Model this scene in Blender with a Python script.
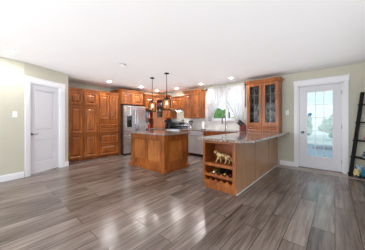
import bpy, bmesh, math, random
from mathutils import Vector, Matrix
random.seed(7)
for o in list(bpy.data.objects): bpy.data.objects.remove(o)
S = bpy.context.scene
COL = S.collection
PI = math.pi
H = 1.18            # eye height
CEIL = 2.44
YB = 5.38           # back wall plane
YAW = math.atan2(152.5, 175)

# ------------------------------------------------------------------ camera
cd = bpy.data.cameras.new('camera')
cd.sensor_width = 36; cd.lens = 36 * 175 / 365; cd.shift_y = -3.5 / 365
cd.clip_start = 0.02
cam = bpy.data.objects.new('camera', cd); COL.objects.link(cam)
cam.location = (0, 0, H); cam.rotation_euler = (PI / 2, 0, YAW)
S.camera = cam

# ------------------------------------------------------------------ view, world, big lights
S.view_settings.view_transform = 'Standard'
S.view_settings.look = 'None'
S.view_settings.exposure = 0.03
S.view_settings.gamma = 1.0
S.view_settings.use_curve_mapping = False
W = bpy.data.worlds.new('sky'); S.world = W; W.use_nodes = True
bg = W.node_tree.nodes['Background']
bg.inputs[0].default_value = (0.86, 0.95, 1.0, 1); bg.inputs[1].default_value = 1.35

def area(name, loc, rot, sx, sy, power, col=(1, 1, 1)):
    l = bpy.data.lights.new(name, 'AREA'); l.shape = 'RECTANGLE'; l.size = sx; l.size_y = sy
    l.energy = power; l.color = col
    o = bpy.data.objects.new(name, l); COL.objects.link(o); o.location = loc; o.rotation_euler = rot
    return o
# added fill lights standing in for daylight at unseen windows behind and beside the camera
area('fill_rear', (-1.6, -2.3, 1.35), (-PI/2, 0, PI), 5.2, 1.9, 140, (0.97, 0.98, 1.0))
area('fill_right', (2.1, 0.8, 1.35), (PI/2, 0, PI/2), 3.8, 1.9, 34, (0.97, 0.98, 1.0))
# added upward fill light that brightens the ceiling, without a real source
area('ceiling_fill', (-2.6, 2.2, 1.95), (PI, 0, 0), 6.4, 5.6, 59, (0.99, 0.99, 1.0))

# ------------------------------------------------------------------ materials
def mat(name):
    m = bpy.data.materials.new(name); m.use_nodes = True
    nt = m.node_tree; b = nt.nodes['Principled BSDF']
    return m, nt, b
def nd(nt, t, **kw):
    n = nt.nodes.new(t)
    for k, v in kw.items(): setattr(n, k, v)
    return n
def srgb(r, g, b):
    f = lambda c: (c/255/12.92) if c/255 <= 0.04045 else ((c/255+0.055)/1.055)**2.4
    return (f(r), f(g), f(b), 1)
def simple(name, col, rough=0.5, metal=0.0, noise=0.06, nscale=12, coat=0.0, bump=0.0):
    m, nt, b = mat(name)
    tc = nd(nt, 'ShaderNodeTexCoord'); n = nd(nt, 'ShaderNodeTexNoise'); n.inputs['Scale'].default_value = nscale
    n.inputs['Detail'].default_value = 4
    nt.links.new(tc.outputs['Object'], n.inputs['Vector'])
    r = nd(nt, 'ShaderNodeValToRGB')
    c = srgb(*col)
    r.color_ramp.elements[0].position = 0.3; r.color_ramp.elements[1].position = 0.7
    r.color_ramp.elements[0].color = tuple(max(0, x*(1-noise)) for x in c[:3]) + (1,)
    r.color_ramp.elements[1].color = tuple(min(1, x*(1+noise)) for x in c[:3]) + (1,)
    nt.links.new(n.outputs['Fac'], r.inputs['Fac']); nt.links.new(r.outputs['Color'], b.inputs['Base Color'])
    b.inputs['Roughness'].default_value = rough; b.inputs['Metallic'].default_value = metal
    b.inputs['Coat Weight'].default_value = coat; b.inputs['Coat Roughness'].default_value = 0.15
    if bump:
        bp = nd(nt, 'ShaderNodeBump'); bp.inputs['Strength'].default_value = bump; bp.inputs['Distance'].default_value = 0.01
        nt.links.new(n.outputs['Fac'], bp.inputs['Height']); nt.links.new(bp.outputs['Normal'], b.inputs['Normal'])
    return m
def wood(name, dark, light, scale=(9, 9, 0.9), rough=0.33, coat=0.25):
    m, nt, b = mat(name)
    tc = nd(nt, 'ShaderNodeTexCoord'); mp = nd(nt, 'ShaderNodeMapping'); mp.inputs['Scale'].default_value = scale
    n = nd(nt, 'ShaderNodeTexNoise'); n.inputs['Scale'].default_value = 3.0; n.inputs['Detail'].default_value = 7; n.inputs['Distortion'].default_value = 0.9
    n2 = nd(nt, 'ShaderNodeTexNoise'); n2.inputs['Scale'].default_value = 2.2; n2.inputs['Detail'].default_value = 2
    nt.links.new(tc.outputs['Object'], mp.inputs['Vector']); nt.links.new(mp.outputs['Vector'], n.inputs['Vector'])
    nt.links.new(tc.outputs['Object'], n2.inputs['Vector'])
    mx = nd(nt, 'ShaderNodeMath', operation='MULTIPLY_ADD'); mx.inputs[1].default_value = 0.6
    m2 = nd(nt, 'ShaderNodeMath', operation='MULTIPLY'); m2.inputs[1].default_value = 0.4
    nt.links.new(n2.outputs['Fac'], m2.inputs[0]); nt.links.new(n.outputs['Fac'], mx.inputs[0]); nt.links.new(m2.outputs[0], mx.inputs[2])
    r = nd(nt, 'ShaderNodeValToRGB')
    r.color_ramp.elements[0].position = 0.33; r.color_ramp.elements[1].position = 0.66
    r.color_ramp.elements[0].color = srgb(*dark); r.color_ramp.elements[1].color = srgb(*light)
    nt.links.new(mx.outputs[0], r.inputs['Fac']); nt.links.new(r.outputs['Color'], b.inputs['Base Color'])
    b.inputs['Roughness'].default_value = rough; b.inputs['Coat Weight'].default_value = coat; b.inputs['Coat Roughness'].default_value = 0.2
    return m
def emit(name, col, strength):
    m, nt, b = mat(name)
    b.inputs['Base Color'].default_value = (0.9, 0.9, 0.9, 1)
    b.inputs['Emission Color'].default_value = col; b.inputs['Emission Strength'].default_value = strength
    return m
def glass(name, tint=(1, 1, 1, 1), haze=0.0, gloss=0.06, rough=0.02):
    m, nt, b = mat(name); nt.nodes.remove(b)
    out = nt.nodes['Material Output']
    t = nd(nt, 'ShaderNodeBsdfTransparent'); t.inputs[0].default_value = tint
    g = nd(nt, 'ShaderNodeBsdfGlossy'); g.inputs['Roughness'].default_value = rough
    mx = nd(nt, 'ShaderNodeMixShader')
    fr = nd(nt, 'ShaderNodeFresnel'); fr.inputs[0].default_value = 1.35
    last = t
    if haze:
        tl = nd(nt, 'ShaderNodeBsdfTranslucent'); tl.inputs[0].default_value = tint
        nz = nd(nt, 'ShaderNodeTexNoise'); nz.inputs['Scale'].default_value = 9; nz.inputs['Detail'].default_value = 4
        tc = nd(nt, 'ShaderNodeTexCoord'); nt.links.new(tc.outputs['Object'], nz.inputs['Vector'])
        mr = nd(nt, 'ShaderNodeMapRange'); mr.inputs['To Min'].default_value = haze*0.7; mr.inputs['To Max'].default_value = haze*1.3
        nt.links.new(nz.outputs['Fac'], mr.inputs['Value'])
        mh = nd(nt, 'ShaderNodeMixShader'); nt.links.new(mr.outputs[0], mh.inputs[0])
        nt.links.new(t.outputs[0], mh.inputs[1]); nt.links.new(tl.outputs[0], mh.inputs[2]); last = mh
    ml = nd(nt, 'ShaderNodeMath', operation='MULTIPLY'); ml.inputs[1].default_value = gloss / 0.05
    nt.links.new(fr.outputs[0], ml.inputs[0])
    ml.use_clamp = True
    nt.links.new(ml.outputs[0], mx.inputs[0]); nt.links.new(last.outputs[0], mx.inputs[1]); nt.links.new(g.outputs[0], mx.inputs[2])
    nt.links.new(mx.outputs[0], out.inputs[0])
    return m
def sheer(name):
    m, nt, b = mat(name); nt.nodes.remove(b)
    out = nt.nodes['Material Output']
    t = nd(nt, 'ShaderNodeBsdfTransparent'); t.inputs[0].default_value = (1, 1, 1, 1)
    tl = nd(nt, 'ShaderNodeBsdfTranslucent'); tl.inputs[0].default_value = (0.62, 0.62, 0.65, 1)
    d = nd(nt, 'ShaderNodeBsdfDiffuse'); d.inputs[0].default_value = (0.86, 0.86, 0.88, 1)
    m1 = nd(nt, 'ShaderNodeMixShader'); m1.inputs[0].default_value = 0.55
    nt.links.new(tl.outputs[0], m1.inputs[1]); nt.links.new(d.outputs[0], m1.inputs[2])
    m2 = nd(nt, 'ShaderNodeMixShader')
    w = nd(nt, 'ShaderNodeTexNoise'); w.inputs['Scale'].default_value = 25
    mr = nd(nt, 'ShaderNodeMapRange'); mr.inputs['To Min'].default_value = 0.38; mr.inputs['To Max'].default_value = 0.6
    tc = nd(nt, 'ShaderNodeTexCoord'); nt.links.new(tc.outputs['Object'], w.inputs['Vector'])
    nt.links.new(w.outputs['Fac'], mr.inputs['Value']); nt.links.new(mr.outputs[0], m2.inputs[0])
    nt.links.new(t.outputs[0], m2.inputs[1]); nt.links.new(m1.outputs[0], m2.inputs[2]); nt.links.new(m2.outputs[0], out.inputs[0])
    return m
def floor_mat():
    m, nt, b = mat('laminate_planks')
    tc = nd(nt, 'ShaderNodeTexCoord')
    sp = nd(nt, 'ShaderNodeSeparateXYZ'); cb = nd(nt, 'ShaderNodeCombineXYZ')
    nt.links.new(tc.outputs['Object'], sp.inputs[0])
    nt.links.new(sp.outputs['Y'], cb.inputs['X']); nt.links.new(sp.outputs['X'], cb.inputs['Y'])
    def brick(c1, c2, mo, ms):
        k = nd(nt, 'ShaderNodeTexBrick'); k.offset = 0.37; k.offset_frequency = 2
        k.inputs['Color1'].default_value = c1; k.inputs['Color2'].default_value = c2; k.inputs['Mortar'].default_value = mo
        k.inputs['Scale'].default_value = 1; k.inputs['Mortar Size'].default_value = ms; k.inputs['Mortar Smooth'].default_value = 0.3
        k.inputs['Brick Width'].default_value = 1.22; k.inputs['Row Height'].default_value = 0.2; k.inputs['Bias'].default_value = 0
        nt.links.new(cb.outputs[0], k.inputs['Vector']); return k
    k = brick((0, 0, 0, 1), (1, 1, 1, 1), (0.5, 0.5, 0.5, 1), 0.0)
    mo = brick((1, 1, 1, 1), (1, 1, 1, 1), (0, 0, 0, 1), 0.0042)
    # shift the grain from plank to plank
    sh = nd(nt, 'ShaderNodeVectorMath', operation='SCALE'); sh.inputs['Scale'].default_value = 17.0
    nt.links.new(k.outputs['Color'], sh.inputs[0])
    ad = nd(nt, 'ShaderNodeVectorMath', operation='ADD'); nt.links.new(cb.outputs[0], ad.inputs[0]); nt.links.new(sh.outputs[0], ad.inputs[1])
    mp = nd(nt, 'ShaderNodeMapping'); mp.inputs['Scale'].default_value = (1.0, 14, 1)
    nt.links.new(ad.outputs[0], mp.inputs['Vector'])
    n = nd(nt, 'ShaderNodeTexNoise'); n.inputs['Scale'].default_value = 2.2; n.inputs['Detail'].default_value = 8; n.inputs['Distortion'].default_value = 0.6
    nt.links.new(mp.outputs[0], n.inputs['Vector'])
    mp2 = nd(nt, 'ShaderNodeMapping'); mp2.inputs['Scale'].default_value = (1.2, 4, 1)
    nt.links.new(ad.outputs[0], mp2.inputs['Vector'])
    n2 = nd(nt, 'ShaderNodeTexNoise'); n2.inputs['Scale'].default_value = 1.1; n2.inputs['Detail'].default_value = 3
    nt.links.new(mp2.outputs[0], n2.inputs['Vector'])
    s1 = nd(nt, 'ShaderNodeMath', operation='MULTIPLY'); s1.inputs[1].default_value = 0.13
    nt.links.new(k.outputs['Color'], s1.inputs[0])
    s2 = nd(nt, 'ShaderNodeMath', operation='MULTIPLY_ADD'); s2.inputs[1].default_value = 0.55
    nt.links.new(n.outputs['Fac'], s2.inputs[0]); nt.links.new(s1.outputs[0], s2.inputs[2])
    s3 = nd(nt, 'ShaderNodeMath', operation='MULTIPLY_ADD'); s3.inputs[1].default_value = 0.42
    nt.links.new(n2.outputs['Fac'], s3.inputs[0]); nt.links.new(s2.outputs[0], s3.inputs[2])
    r = nd(nt, 'ShaderNodeValToRGB')
    e = r.color_ramp.elements
    e[0].position = 0.36; e[0].color = srgb(72, 62, 56)
    e[1].position = 0.82; e[1].color = srgb(160, 147, 138)
    q = e.new(0.55); q.color = srgb(115, 102, 94)
    nt.links.new(s3.outputs[0], r.inputs['Fac'])
    mu = nd(nt, 'ShaderNodeMix', data_type='RGBA', blend_type='MULTIPLY'); mu.inputs['Factor'].default_value = 0.75
    nt.links.new(r.outputs['Color'], mu.inputs['A']); nt.links.new(mo.outputs['Color'], mu.inputs['B'])
    nt.links.new(mu.outputs['Result'], b.inputs['Base Color'])
    rr = nd(nt, 'ShaderNodeMapRange'); rr.inputs['To Min'].default_value = 0.16; rr.inputs['To Max'].default_value = 0.28
    nt.links.new(n.outputs['Fac'], rr.inputs['Value']); nt.links.new(rr.outputs[0], b.inputs['Roughness'])
    bp = nd(nt, 'ShaderNodeBump'); bp.inputs['Strength'].default_value = 0.25; bp.inputs['Distance'].default_value = 0.003
    nt.links.new(mo.outputs['Color'], bp.inputs['Height'])
    bp2 = nd(nt, 'ShaderNodeBump'); bp2.inputs['Strength'].default_value = 0.04; bp2.inputs['Distance'].default_value = 0.002
    nt.links.new(n.outputs['Fac'], bp2.inputs['Height']); nt.links.new(bp.outputs['Normal'], bp2.inputs['Normal'])
    nt.links.new(bp2.outputs['Normal'], b.inputs['Normal'])
    return m
def tile_mat():
    m, nt, b = mat('white_subway_tile')
    tc = nd(nt, 'ShaderNodeTexCoord'); sp = nd(nt, 'ShaderNodeSeparateXYZ'); cb = nd(nt, 'ShaderNodeCombineXYZ')
    ad = nd(nt, 'ShaderNodeMath', operation='ADD')
    nt.links.new(tc.outputs['Object'], sp.inputs[0]); nt.links.new(sp.outputs['X'], ad.inputs[0]); nt.links.new(sp.outputs['Y'], ad.inputs[1])
    nt.links.new(ad.outputs[0], cb.inputs['X']); nt.links.new(sp.outputs['Z'], cb.inputs['Y'])
    k = nd(nt, 'ShaderNodeTexBrick'); nt.links.new(cb.outputs[0], k.inputs['Vector'])
    k.inputs['Color1'].default_value = srgb(222, 222, 221); k.inputs['Color2'].default_value = srgb(214, 215, 215); k.inputs['Mortar'].default_value = srgb(196, 196, 194)
    k.inputs['Scale'].default_value = 1; k.inputs['Brick Width'].default_value = 0.152; k.inputs['Row Height'].default_value = 0.076
    k.inputs['Mortar Size'].default_value = 0.002
    nt.links.new(k.outputs['Color'], b.inputs['Base Color']); b.inputs['Roughness'].default_value = 0.18
    bp = nd(nt, 'ShaderNodeBump'); bp.inputs['Strength'].default_value = 0.3; bp.inputs['Distance'].default_value = 0.002; bp.invert = True
    nt.links.new(k.outputs['Fac'], bp.inputs['Height']); nt.links.new(bp.outputs['Normal'], b.inputs['Normal'])
    return m
def granite_mat():
    m, nt, b = mat('speckled_granite')
    tc = nd(nt, 'ShaderNodeTexCoord')
    v = nd(nt, 'ShaderNodeTexVoronoi'); v.inputs['Scale'].default_value = 75; nt.links.new(tc.outputs['Object'], v.inputs['Vector'])
    n = nd(nt, 'ShaderNodeTexNoise'); n.inputs['Scale'].default_value = 14; n.inputs['Detail'].default_value = 8; nt.links.new(tc.outputs['Object'], n.inputs['Vector'])
    mx = nd(nt, 'ShaderNodeMix', data_type='RGBA'); mx.inputs['Factor'].default_value = 0.45
    nt.links.new(n.outputs['Fac'], mx.inputs['A']); nt.links.new(v.outputs['Color'], mx.inputs['B'])
    r = nd(nt, 'ShaderNodeValToRGB'); e = r.color_ramp.elements
    e[0].position = 0.28; e[0].color = srgb(84, 68, 62); e[1].position = 0.72; e[1].color = srgb(188, 172, 162)
    q = e.new(0.5); q.color = srgb(142, 122, 112)
    nt.links.new(mx.outputs['Result'], r.inputs['Fac']); nt.links.new(r.outputs['Color'], b.inputs['Base Color'])
    b.inputs['Roughness'].default_value = 0.14; b.inputs['Coat Weight'].default_value = 0.3
    return m
def cat_mat():
    m, nt, b = mat('gilded_spotted')
    tc = nd(nt, 'ShaderNodeTexCoord'); v = nd(nt, 'ShaderNodeTexVoronoi'); v.inputs['Scale'].default_value = 28
    nt.links.new(tc.outputs['Object'], v.inputs['Vector'])
    r = nd(nt, 'ShaderNodeValToRGB'); e = r.color_ramp.elements
    e[0].position = 0.30; e[0].color = srgb(70, 48, 22); e[1].position = 0.48; e[1].color = srgb(196, 162, 110)
    nt.links.new(v.outputs['Distance'], r.inputs['Fac']); nt.links.new(r.outputs['Color'], b.inputs['Base Color'])
    b.inputs['Metallic'].default_value = 0.1; b.inputs['Roughness'].default_value = 0.3
    return m

M = {}
M['wall'] = simple('beige_paint', (194, 192, 177), 0.7, noise=0.012, nscale=3)
M['ceil'] = simple('ceiling_paint', (236, 236, 238), 0.8, noise=0.008, nscale=2)
M['white'] = simple('white_trim_paint', (232, 233, 238), 0.35, noise=0.01, nscale=3)
M['door'] = simple('white_door_paint', (220, 221, 228), 0.4, noise=0.01, nscale=3)
M['floor'] = floor_mat()
M['border'] = wood('pale_border_plank', (146, 132, 122), (186, 174, 164), (1.0, 9, 9), 0.35, 0.1)
M['wood'] = wood('cherry_cabinet_wood', (94, 43, 11), (182, 104, 42), rough=0.36, coat=0.12)
M['panel'] = wood('cherry_panel_with_glare', (156, 110, 76), (190, 144, 106), (14, 14, 0.7), 0.38, 0.2)  # cherry made paler and greyer: glare on the peninsula side painted into the colour
M['panel_gold'] = wood('golden_island_panel', (130, 72, 27), (194, 121, 57), (9, 9, 0.9), 0.36, 0.12)
M['steel_light'] = simple('pale_stainless', (206, 208, 212), 0.36, 0.45, 0.03, 5)
M['inside'] = wood('cherry_interior', (120, 58, 20), (158, 84, 34), rough=0.5, coat=0.0)
M['granite'] = granite_mat()
M['tile'] = tile_mat()
M['steel'] = simple('brushed_stainless', (214, 216, 220), 0.24, 0.86, 0.04, 5)
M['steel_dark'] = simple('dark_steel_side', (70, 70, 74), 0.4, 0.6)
M['chrome'] = simple('chrome', (190, 190, 194), 0.15, 1.0)
M['nickel'] = simple('satin_nickel', (120, 116, 112), 0.3, 0.9)
M['black'] = simple('black_plastic', (22, 22, 24), 0.3)
M['blackwood'] = simple('black_painted_wood', (11, 10, 12), 0.5)
M['blackwood'].node_tree.nodes['Principled BSDF'].inputs['Specular IOR Level'].default_value = 0.15
M['bronze'] = simple('dark_bronze', (38, 28, 24), 0.4, 0.5)
M['glass'] = glass('clear_cabinet_glass', (0.93, 0.96, 0.96, 1), gloss=0.025)
M['wglass'] = glass('window_glass', (0.97, 0.99, 0.99, 1))
M['dglass'] = glass('hazy_door_glass', (0.90, 0.98, 0.98, 1), haze=0.2)
M['amber'] = glass('amber_lantern_glass', (1.0, 0.90, 0.72, 1), haze=0.05)
M['tumbler'] = glass('drinking_glass', (0.9, 0.95, 0.95, 1), haze=0.03, gloss=0.06)
M['sheer'] = sheer('sheer_white_fabric')
M['lens'] = emit('downlight_lens', (1.0, 0.97, 0.94, 1), 620)
M['bulb'] = emit('filament_bulb', (1.0, 0.74, 0.40, 1), 8)
M['hoodlamp'] = emit('hood_lamp', (1.0, 0.82, 0.55, 1), 28)
M['dark'] = simple('shadow_gap_black', (18, 14, 12), 0.6)
M['cup_in'] = simple('grey_cabinet_back', (92, 84, 78), 0.6)

# ------------------------------------------------------------------ mesh helpers
class MB:
    def __init__(s): s.bm = bmesh.new()
    def box(s, x0, x1, y0, y1, z0, z1):
        v = [s.bm.verts.new((x, y, z)) for z in (z0, z1) for y in (y0, y1) for x in (x0, x1)]
        for f in ((0, 2, 3, 1), (4, 5, 7, 6), (0, 1, 5, 4), (2, 6, 7, 3), (1, 3, 7, 5), (0, 4, 6, 2)):
            s.bm.faces.new([v[i] for i in f])
        return s
    def hexa(s, a, b):      # two quads (each 4 points, same winding) joined into a solid
        v = [s.bm.verts.new(p) for p in list(a) + list(b)]
        s.bm.faces.new(v[3::-1]); s.bm.faces.new(v[4:8])
        for i in range(4): s.bm.faces.new((v[i], v[(i+1) % 4], v[4+(i+1) % 4], v[4+i]))
        return s
    def prism(s, pts, z0, z1):
        a = [s.bm.verts.new((x, y, z0)) for x, y in pts]; b = [s.bm.verts.new((x, y, z1)) for x, y in pts]
        s.bm.faces.new(a[::-1]); s.bm.faces.new(b); n = len(pts)
        for i in range(n): s.bm.faces.new((a[i], a[(i+1) % n], b[(i+1) % n], b[i]))
        return s
    def prismY(s, pts, y0, y1):   # outline in XZ
        a = [s.bm.verts.new((x, y0, z)) for x, z in pts]; b = [s.bm.verts.new((x, y1, z)) for x, z in pts]
        s.bm.faces.new(a); s.bm.faces.new(b[::-1]); n = len(pts)
        for i in range(n): s.bm.faces.new((a[(i+1) % n], a[i], b[i], b[(i+1) % n]))
        return s
    def tube(s, pts, r, n=10, caps=True):
        pts = [Vector(p) for p in pts]; rs = r if isinstance(r, (list, tuple)) else [r]*len(pts)
        rings = []
        for i, p in enumerate(pts):
            t = (pts[min(i+1, len(pts)-1)] - pts[max(i-1, 0)])
            t = t.normalized() if t.length > 1e-9 else Vector((0, 0, 1))
            u = t.cross(Vector((0, 0, 1)) if abs(t.z) < 0.9 else Vector((1, 0, 0))).normalized(); w = t.cross(u)
            rings.append([s.bm.verts.new(p + (u*math.cos(2*PI*k/n) + w*math.sin(2*PI*k/n))*rs[i]) for k in range(n)])
        for a, b in zip(rings, rings[1:]):
            for k in range(n): s.bm.faces.new((a[k], a[(k+1) % n], b[(k+1) % n], b[k]))
        if caps: s.bm.faces.new(rings[0][::-1]); s.bm.faces.new(rings[-1])
        return s
    def lathe(s, prof, n=20, c=(0, 0, 0)):
        rings = [[s.bm.verts.new((c[0]+r*math.cos(2*PI*k/n), c[1]+r*math.sin(2*PI*k/n), c[2]+z)) for k in range(n)] for r, z in prof]
        for a, b in zip(rings, rings[1:]):
            for k in range(n): s.bm.faces.new((a[k], a[(k+1) % n], b[(k+1) % n], b[k]))
        if prof[0][0] > 1e-5: s.bm.faces.new(rings[0][::-1])
        if prof[-1][0] > 1e-5: s.bm.faces.new(rings[-1])
        return s
    def ball(s, c, r, sub=2, sc=(1, 1, 1)):
        mtx = Matrix.Translation(c) @ Matrix.Diagonal((sc[0], sc[1], sc[2], 1))
        bmesh.ops.create_icosphere(s.bm, subdivisions=sub, radius=r, matrix=mtx); return s
    def build(s, name, m, parent=None, bevel=0.0, smooth=False, loc=None, rotz=None):
        bmesh.ops.remove_doubles(s.bm, verts=s.bm.verts, dist=1e-6)
        bmesh.ops.recalc_face_normals(s.bm, faces=s.bm.faces)
        me = bpy.data.meshes.new(name); s.bm.to_mesh(me); s.bm.free()
        o = bpy.data.objects.new(name, me); COL.objects.link(o); me.materials.append(m)
        if smooth:
            for p in me.polygons: p.use_smooth = True
        if bevel:
            bv = o.modifiers.new('soft_edges', 'BEVEL'); bv.width = bevel; bv.segments = 2; bv.limit_method = 'ANGLE'; bv.angle_limit = math.radians(40)
        if parent: o.parent = parent
        if loc: o.location = loc
        if rotz: o.rotation_euler.z = rotz
        return o
def thing(name, label, cat, loc=(0, 0, 0), rotz=0, group=None):
    o = bpy.data.objects.new(name, None); COL.objects.link(o); o.empty_display_size = 0.1
    o.location = loc; o.rotation_euler = (0, 0, rotz); o['label'] = label; o['category'] = cat
    if group: o['group'] = group
    return o
def tag(o, label, cat, group=None):
    o['label'] = label; o['category'] = cat
    if group: o['group'] = group
    return o
def struct(o): o['kind'] = 'structure'; return o

# ------------------------------------------------------------------ structure
XL = -6.4; XL2 = -6.0; YJ = 4.24
C1 = Vector((-4.95, 0.585)); E1 = Vector((-5.37, 1.52))
W2A = math.atan2(E1.y - C1.y, E1.x - C1.x); W2L = (E1 - C1).length
C0 = Vector((-4.56, -2.4))
XR = 2.2; YR = -2.4
struct(MB().box(-7.0, XR+0.15, YR-0.15, YB+0.15, -0.1, 0).build('floor', M['floor']))
struct(MB().box(-7.0, XR+0.15, YR-0.15, YB+0.15, CEIL, CEIL+0.12).build('ceiling', M['ceil']))
# back wall with sink window and exterior door openings
WX0, WX1, WZ0, WZ1 = -3.34, -2.16, 1.24, 2.10
DX0, DX1, DZ1 = -0.72, 0.14, 2.085
b = MB(); y0, y1 = YB, YB+0.14
b.box(XL2-0.1, WX0, y0, y1, 0, CEIL).box(WX0, WX1, y0, y1, 0, WZ0).box(WX0, WX1, y0, y1, WZ1, CEIL).box(WX1, DX0, y0, y1, 0, CEIL)
b.box(DX0, DX1, y0, y1, DZ1, CEIL).box(DX1, XR+0.14, y0, y1, 0, CEIL)
struct(b.build('wall_back', M['wall']))
# left side: near wall, angled wall with the door, return, kitchen wall
def wallseg(a, c, t, z0, z1, bm):
    a = Vector(a); c = Vector(c); d = (c-a).normalized(); n = Vector((-d.y, d.x))*t   # thickness to the left of travel
    bm.prism([(a.x, a.y), (c.x, c.y), (c.x+n.x, c.y+n.y), (a.x+n.x, a.y+n.y)], z0, z1)
b = MB(); wallseg(C0, C1, 0.12, 0, CEIL, b); struct(b.build('wall_left_near', M['wall']))
OX0, OX1, OZ = 0.115, 0.815, 2.035
b = MB(); b.box(0, OX0, 0, 0.12, 0, CEIL).box(OX1, W2L, 0, 0.12, 0, CEIL).box(OX0, OX1, 0, 0.12, OZ, CEIL)
struct(b.build('wall_left_angled', M['wall'], loc=(C1.x, C1.y, 0), rotz=W2A))
b = MB(); wallseg(E1, (XL-0.1, 1.57), 0.06, 0, CEIL, b); struct(b.build('wall_left_return', M['wall']))
struct(MB().box(XL-0.12, XL, 1.4, YJ, 0, CEIL).build('wall_left_kitchen', M['wall'])); struct(MB().box(XL-0.12, XL2, YJ, YB, 0, CEIL).build('wall_left_corner', M['wall']))
# walls behind and right of the camera; unseen window openings added to admit light
b = MB(); b.box(-4.7, XR, YR-0.12, YR, 0, 0.35).box(-4.7, XR, YR-0.12, YR, 2.3, CEIL).box(-4.7, -4.3, YR-0.12, YR, 0.35, 2.3).box(1.1, XR, YR-0.12, YR, 0.35, 2.3)
struct(b.build('wall_rear', M['wall']))
b = MB(); b.box(XR, XR+0.12, YR, YB, 0, 0.35).box(XR, XR+0.12, YR, YB, 2.3, CEIL).box(XR, XR+0.12, YR, -1.2, 0.35, 2.3).box(XR, XR+0.12, 2.8, YB, 0.35, 2.3)
struct(b.build('wall_right', M['wall']))
def wframe(x0, x1, y, z0, z1, nm, n, along='x'):
    b = MB()
    def bx(u0, u1, v0, v1, w0, w1):
        if along == 'x': b.box(u0, u1, y+v0, y+v1, w0, w1)
        else: b.box(y+v0, y+v1, u0, u1, w0, w1)
    t = 0.05
    bx(x0, x1, 0, 0.06, z0, z0+t); bx(x0, x1, 0, 0.06, z1-t, z1)
    for k in range(n+1):
        u = x0 + (x1-x0-t)*k/n; bx(u, u+t, 0, 0.06, z0, z1)
    o = struct(b.build(nm, M['white']))
    p = MB()
    if along == 'x': p.box(x0, x1, y+0.028, y+0.034, z0, z1)
    else: p.box(y+0.028, y+0.034, x0, x1, z0, z1)
    p.build('pane', M['wglass'], o)
wframe(-4.3, 1.1, YR-0.09, 0.35, 2.3, 'unseen_window_2', 4)
wframe(-1.2, 2.8, XR+0.03, 0.35, 2.3, 'unseen_window_3', 3, 'y')
# backsplash tile
b = MB(); b.box(-5.99, -1.93, YB-0.012, YB, 0.90, 1.24).box(-5.99, WX0-0.07, YB-0.012, YB, 1.24, 1.62).box(WX1+0.07, -1.93, YB-0.012, YB, 1.24, 1.6)
struct(b.build('trim_1', M['tile']))
struct(MB().box(XL2, XL2+0.01, YJ, YB-0.012, 0.90, 1.34).build('trim_2', M['tile']))
# pale border plank along the back wall
struct(MB().box(-1.16, 1.9, 5.03, YB-0.002, 0.0, 0.004).build('trim_3', M['border']))
# baseboards
def bb(nm, x0, x1, loc=(0, 0, 0), rz=0, y=0.0):
    struct(MB().box(x0, x1, y-0.016, y, 0, 0.10).box(x0, x1, y-0.011, y, 0.10, 0.125).build(nm, M['white'], loc=loc, rotz=rz, bevel=0.003))
bb('baseboard_back', -1.14, -0.815, (0, YB, 0)); bb('baseboard_back_right', 0.235, XR, (0, YB, 0))
bb('baseboard_left_angled', 0.92, W2L, (C1.x, C1.y, 0), W2A)
w1a = math.atan2(C1.y-C0.y, C1.x-C0.x)
bb('baseboard_left_near', 0, (C1-C0).length+0.003, (C0.x, C0.y, 0), w1a)

# interior door on the angled wall (local frame: x along the wall, -y into the room)
loc = (C1.x, C1.y, 0)
b = MB()
b.box(0.012, OX0-0.012, -0.022, 0, 0, OZ+0.012).box(OX1+0.012, 0.915, -0.022, 0, 0, OZ+0.012).box(0.002, 0.925, -0.026, 0, OZ+0.012, OZ+0.105).box(-0.008, 0.935, -0.034, 0, OZ+0.095, OZ+0.115)
struct(b.build('trim_4', M['white'], loc=loc, rotz=W2A, bevel=0.004))
b = MB(); b.box(OX0-0.012, OX0+0.012, -0.005, 0.12, 0, OZ).box(OX1-0.012, OX1+0.012, -0.005, 0.12, 0, OZ).box(OX0-0.012, OX1+0.012, -0.005, 0.12, OZ-0.012, OZ+0.012)
struct(b.build('trim_5', M['white'], loc=loc, rotz=W2A))
d0, d1, yd = OX0+0.014, OX1-0.014, 0.065
def panel_door(x0, x1, z0, z1, yf, th, panels, s):
    """frame of stiles and rails with recessed, bevelled panels; front faces -y"""
    b = MB()
    b.box(x0, x1, yf+0.014, yf+th, z0, z1)
    b.box(x0, x0+s, yf, yf+0.014, z0, z1).box(x1-s, x1, yf, yf+0.014, z0, z1)
    zz = [z0] + [q for p in panels for q in p] + [z1]
    for k in range(0, len(zz), 2): b.box(x0+s, x1-s, yf, yf+0.014, zz[k], zz[k+1])
    for (p0, p1) in panels:
        a0, a1 = x0+s+0.012, x1-s-0.012; q0, q1 = p0+0.012, p1-0.012; i = 0.022
        b.hexa([(a0, yf+0.014, q0), (a1, yf+0.014, q0), (a1, yf+0.014, q1), (a0, yf+0.014, q1)],
               [(a0+i, yf+0.005, q0+i), (a1-i, yf+0.005, q0+i), (a1-i, yf+0.005, q1-i), (a0+i, yf+0.005, q1-i)])
    return b
dr = struct(panel_door(d0, d1, 0.012, OZ-0.014, yd, 0.035, [(0.25, 0.76), (0.98, 1.90)], 0.11).build('door_1', M['door'], loc=loc, rotz=W2A))
b = MB(); b.tube([(d0+0.06, yd, 0.90), (d0+0.06, yd-0.012, 0.90)], 0.028, 14); b.tube([(d0+0.06, yd-0.01, 0.90), (d0+0.06, yd-0.05, 0.90), (d0+0.075, yd-0.052, 0.90), (d0+0.17, yd-0.05, 0.897)], [0.011, 0.011, 0.011, 0.008], 10)
b.build('door_handle', M['nickel'], dr, smooth=True)
# dark room behind the interior door is closed off by the slab itself

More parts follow.
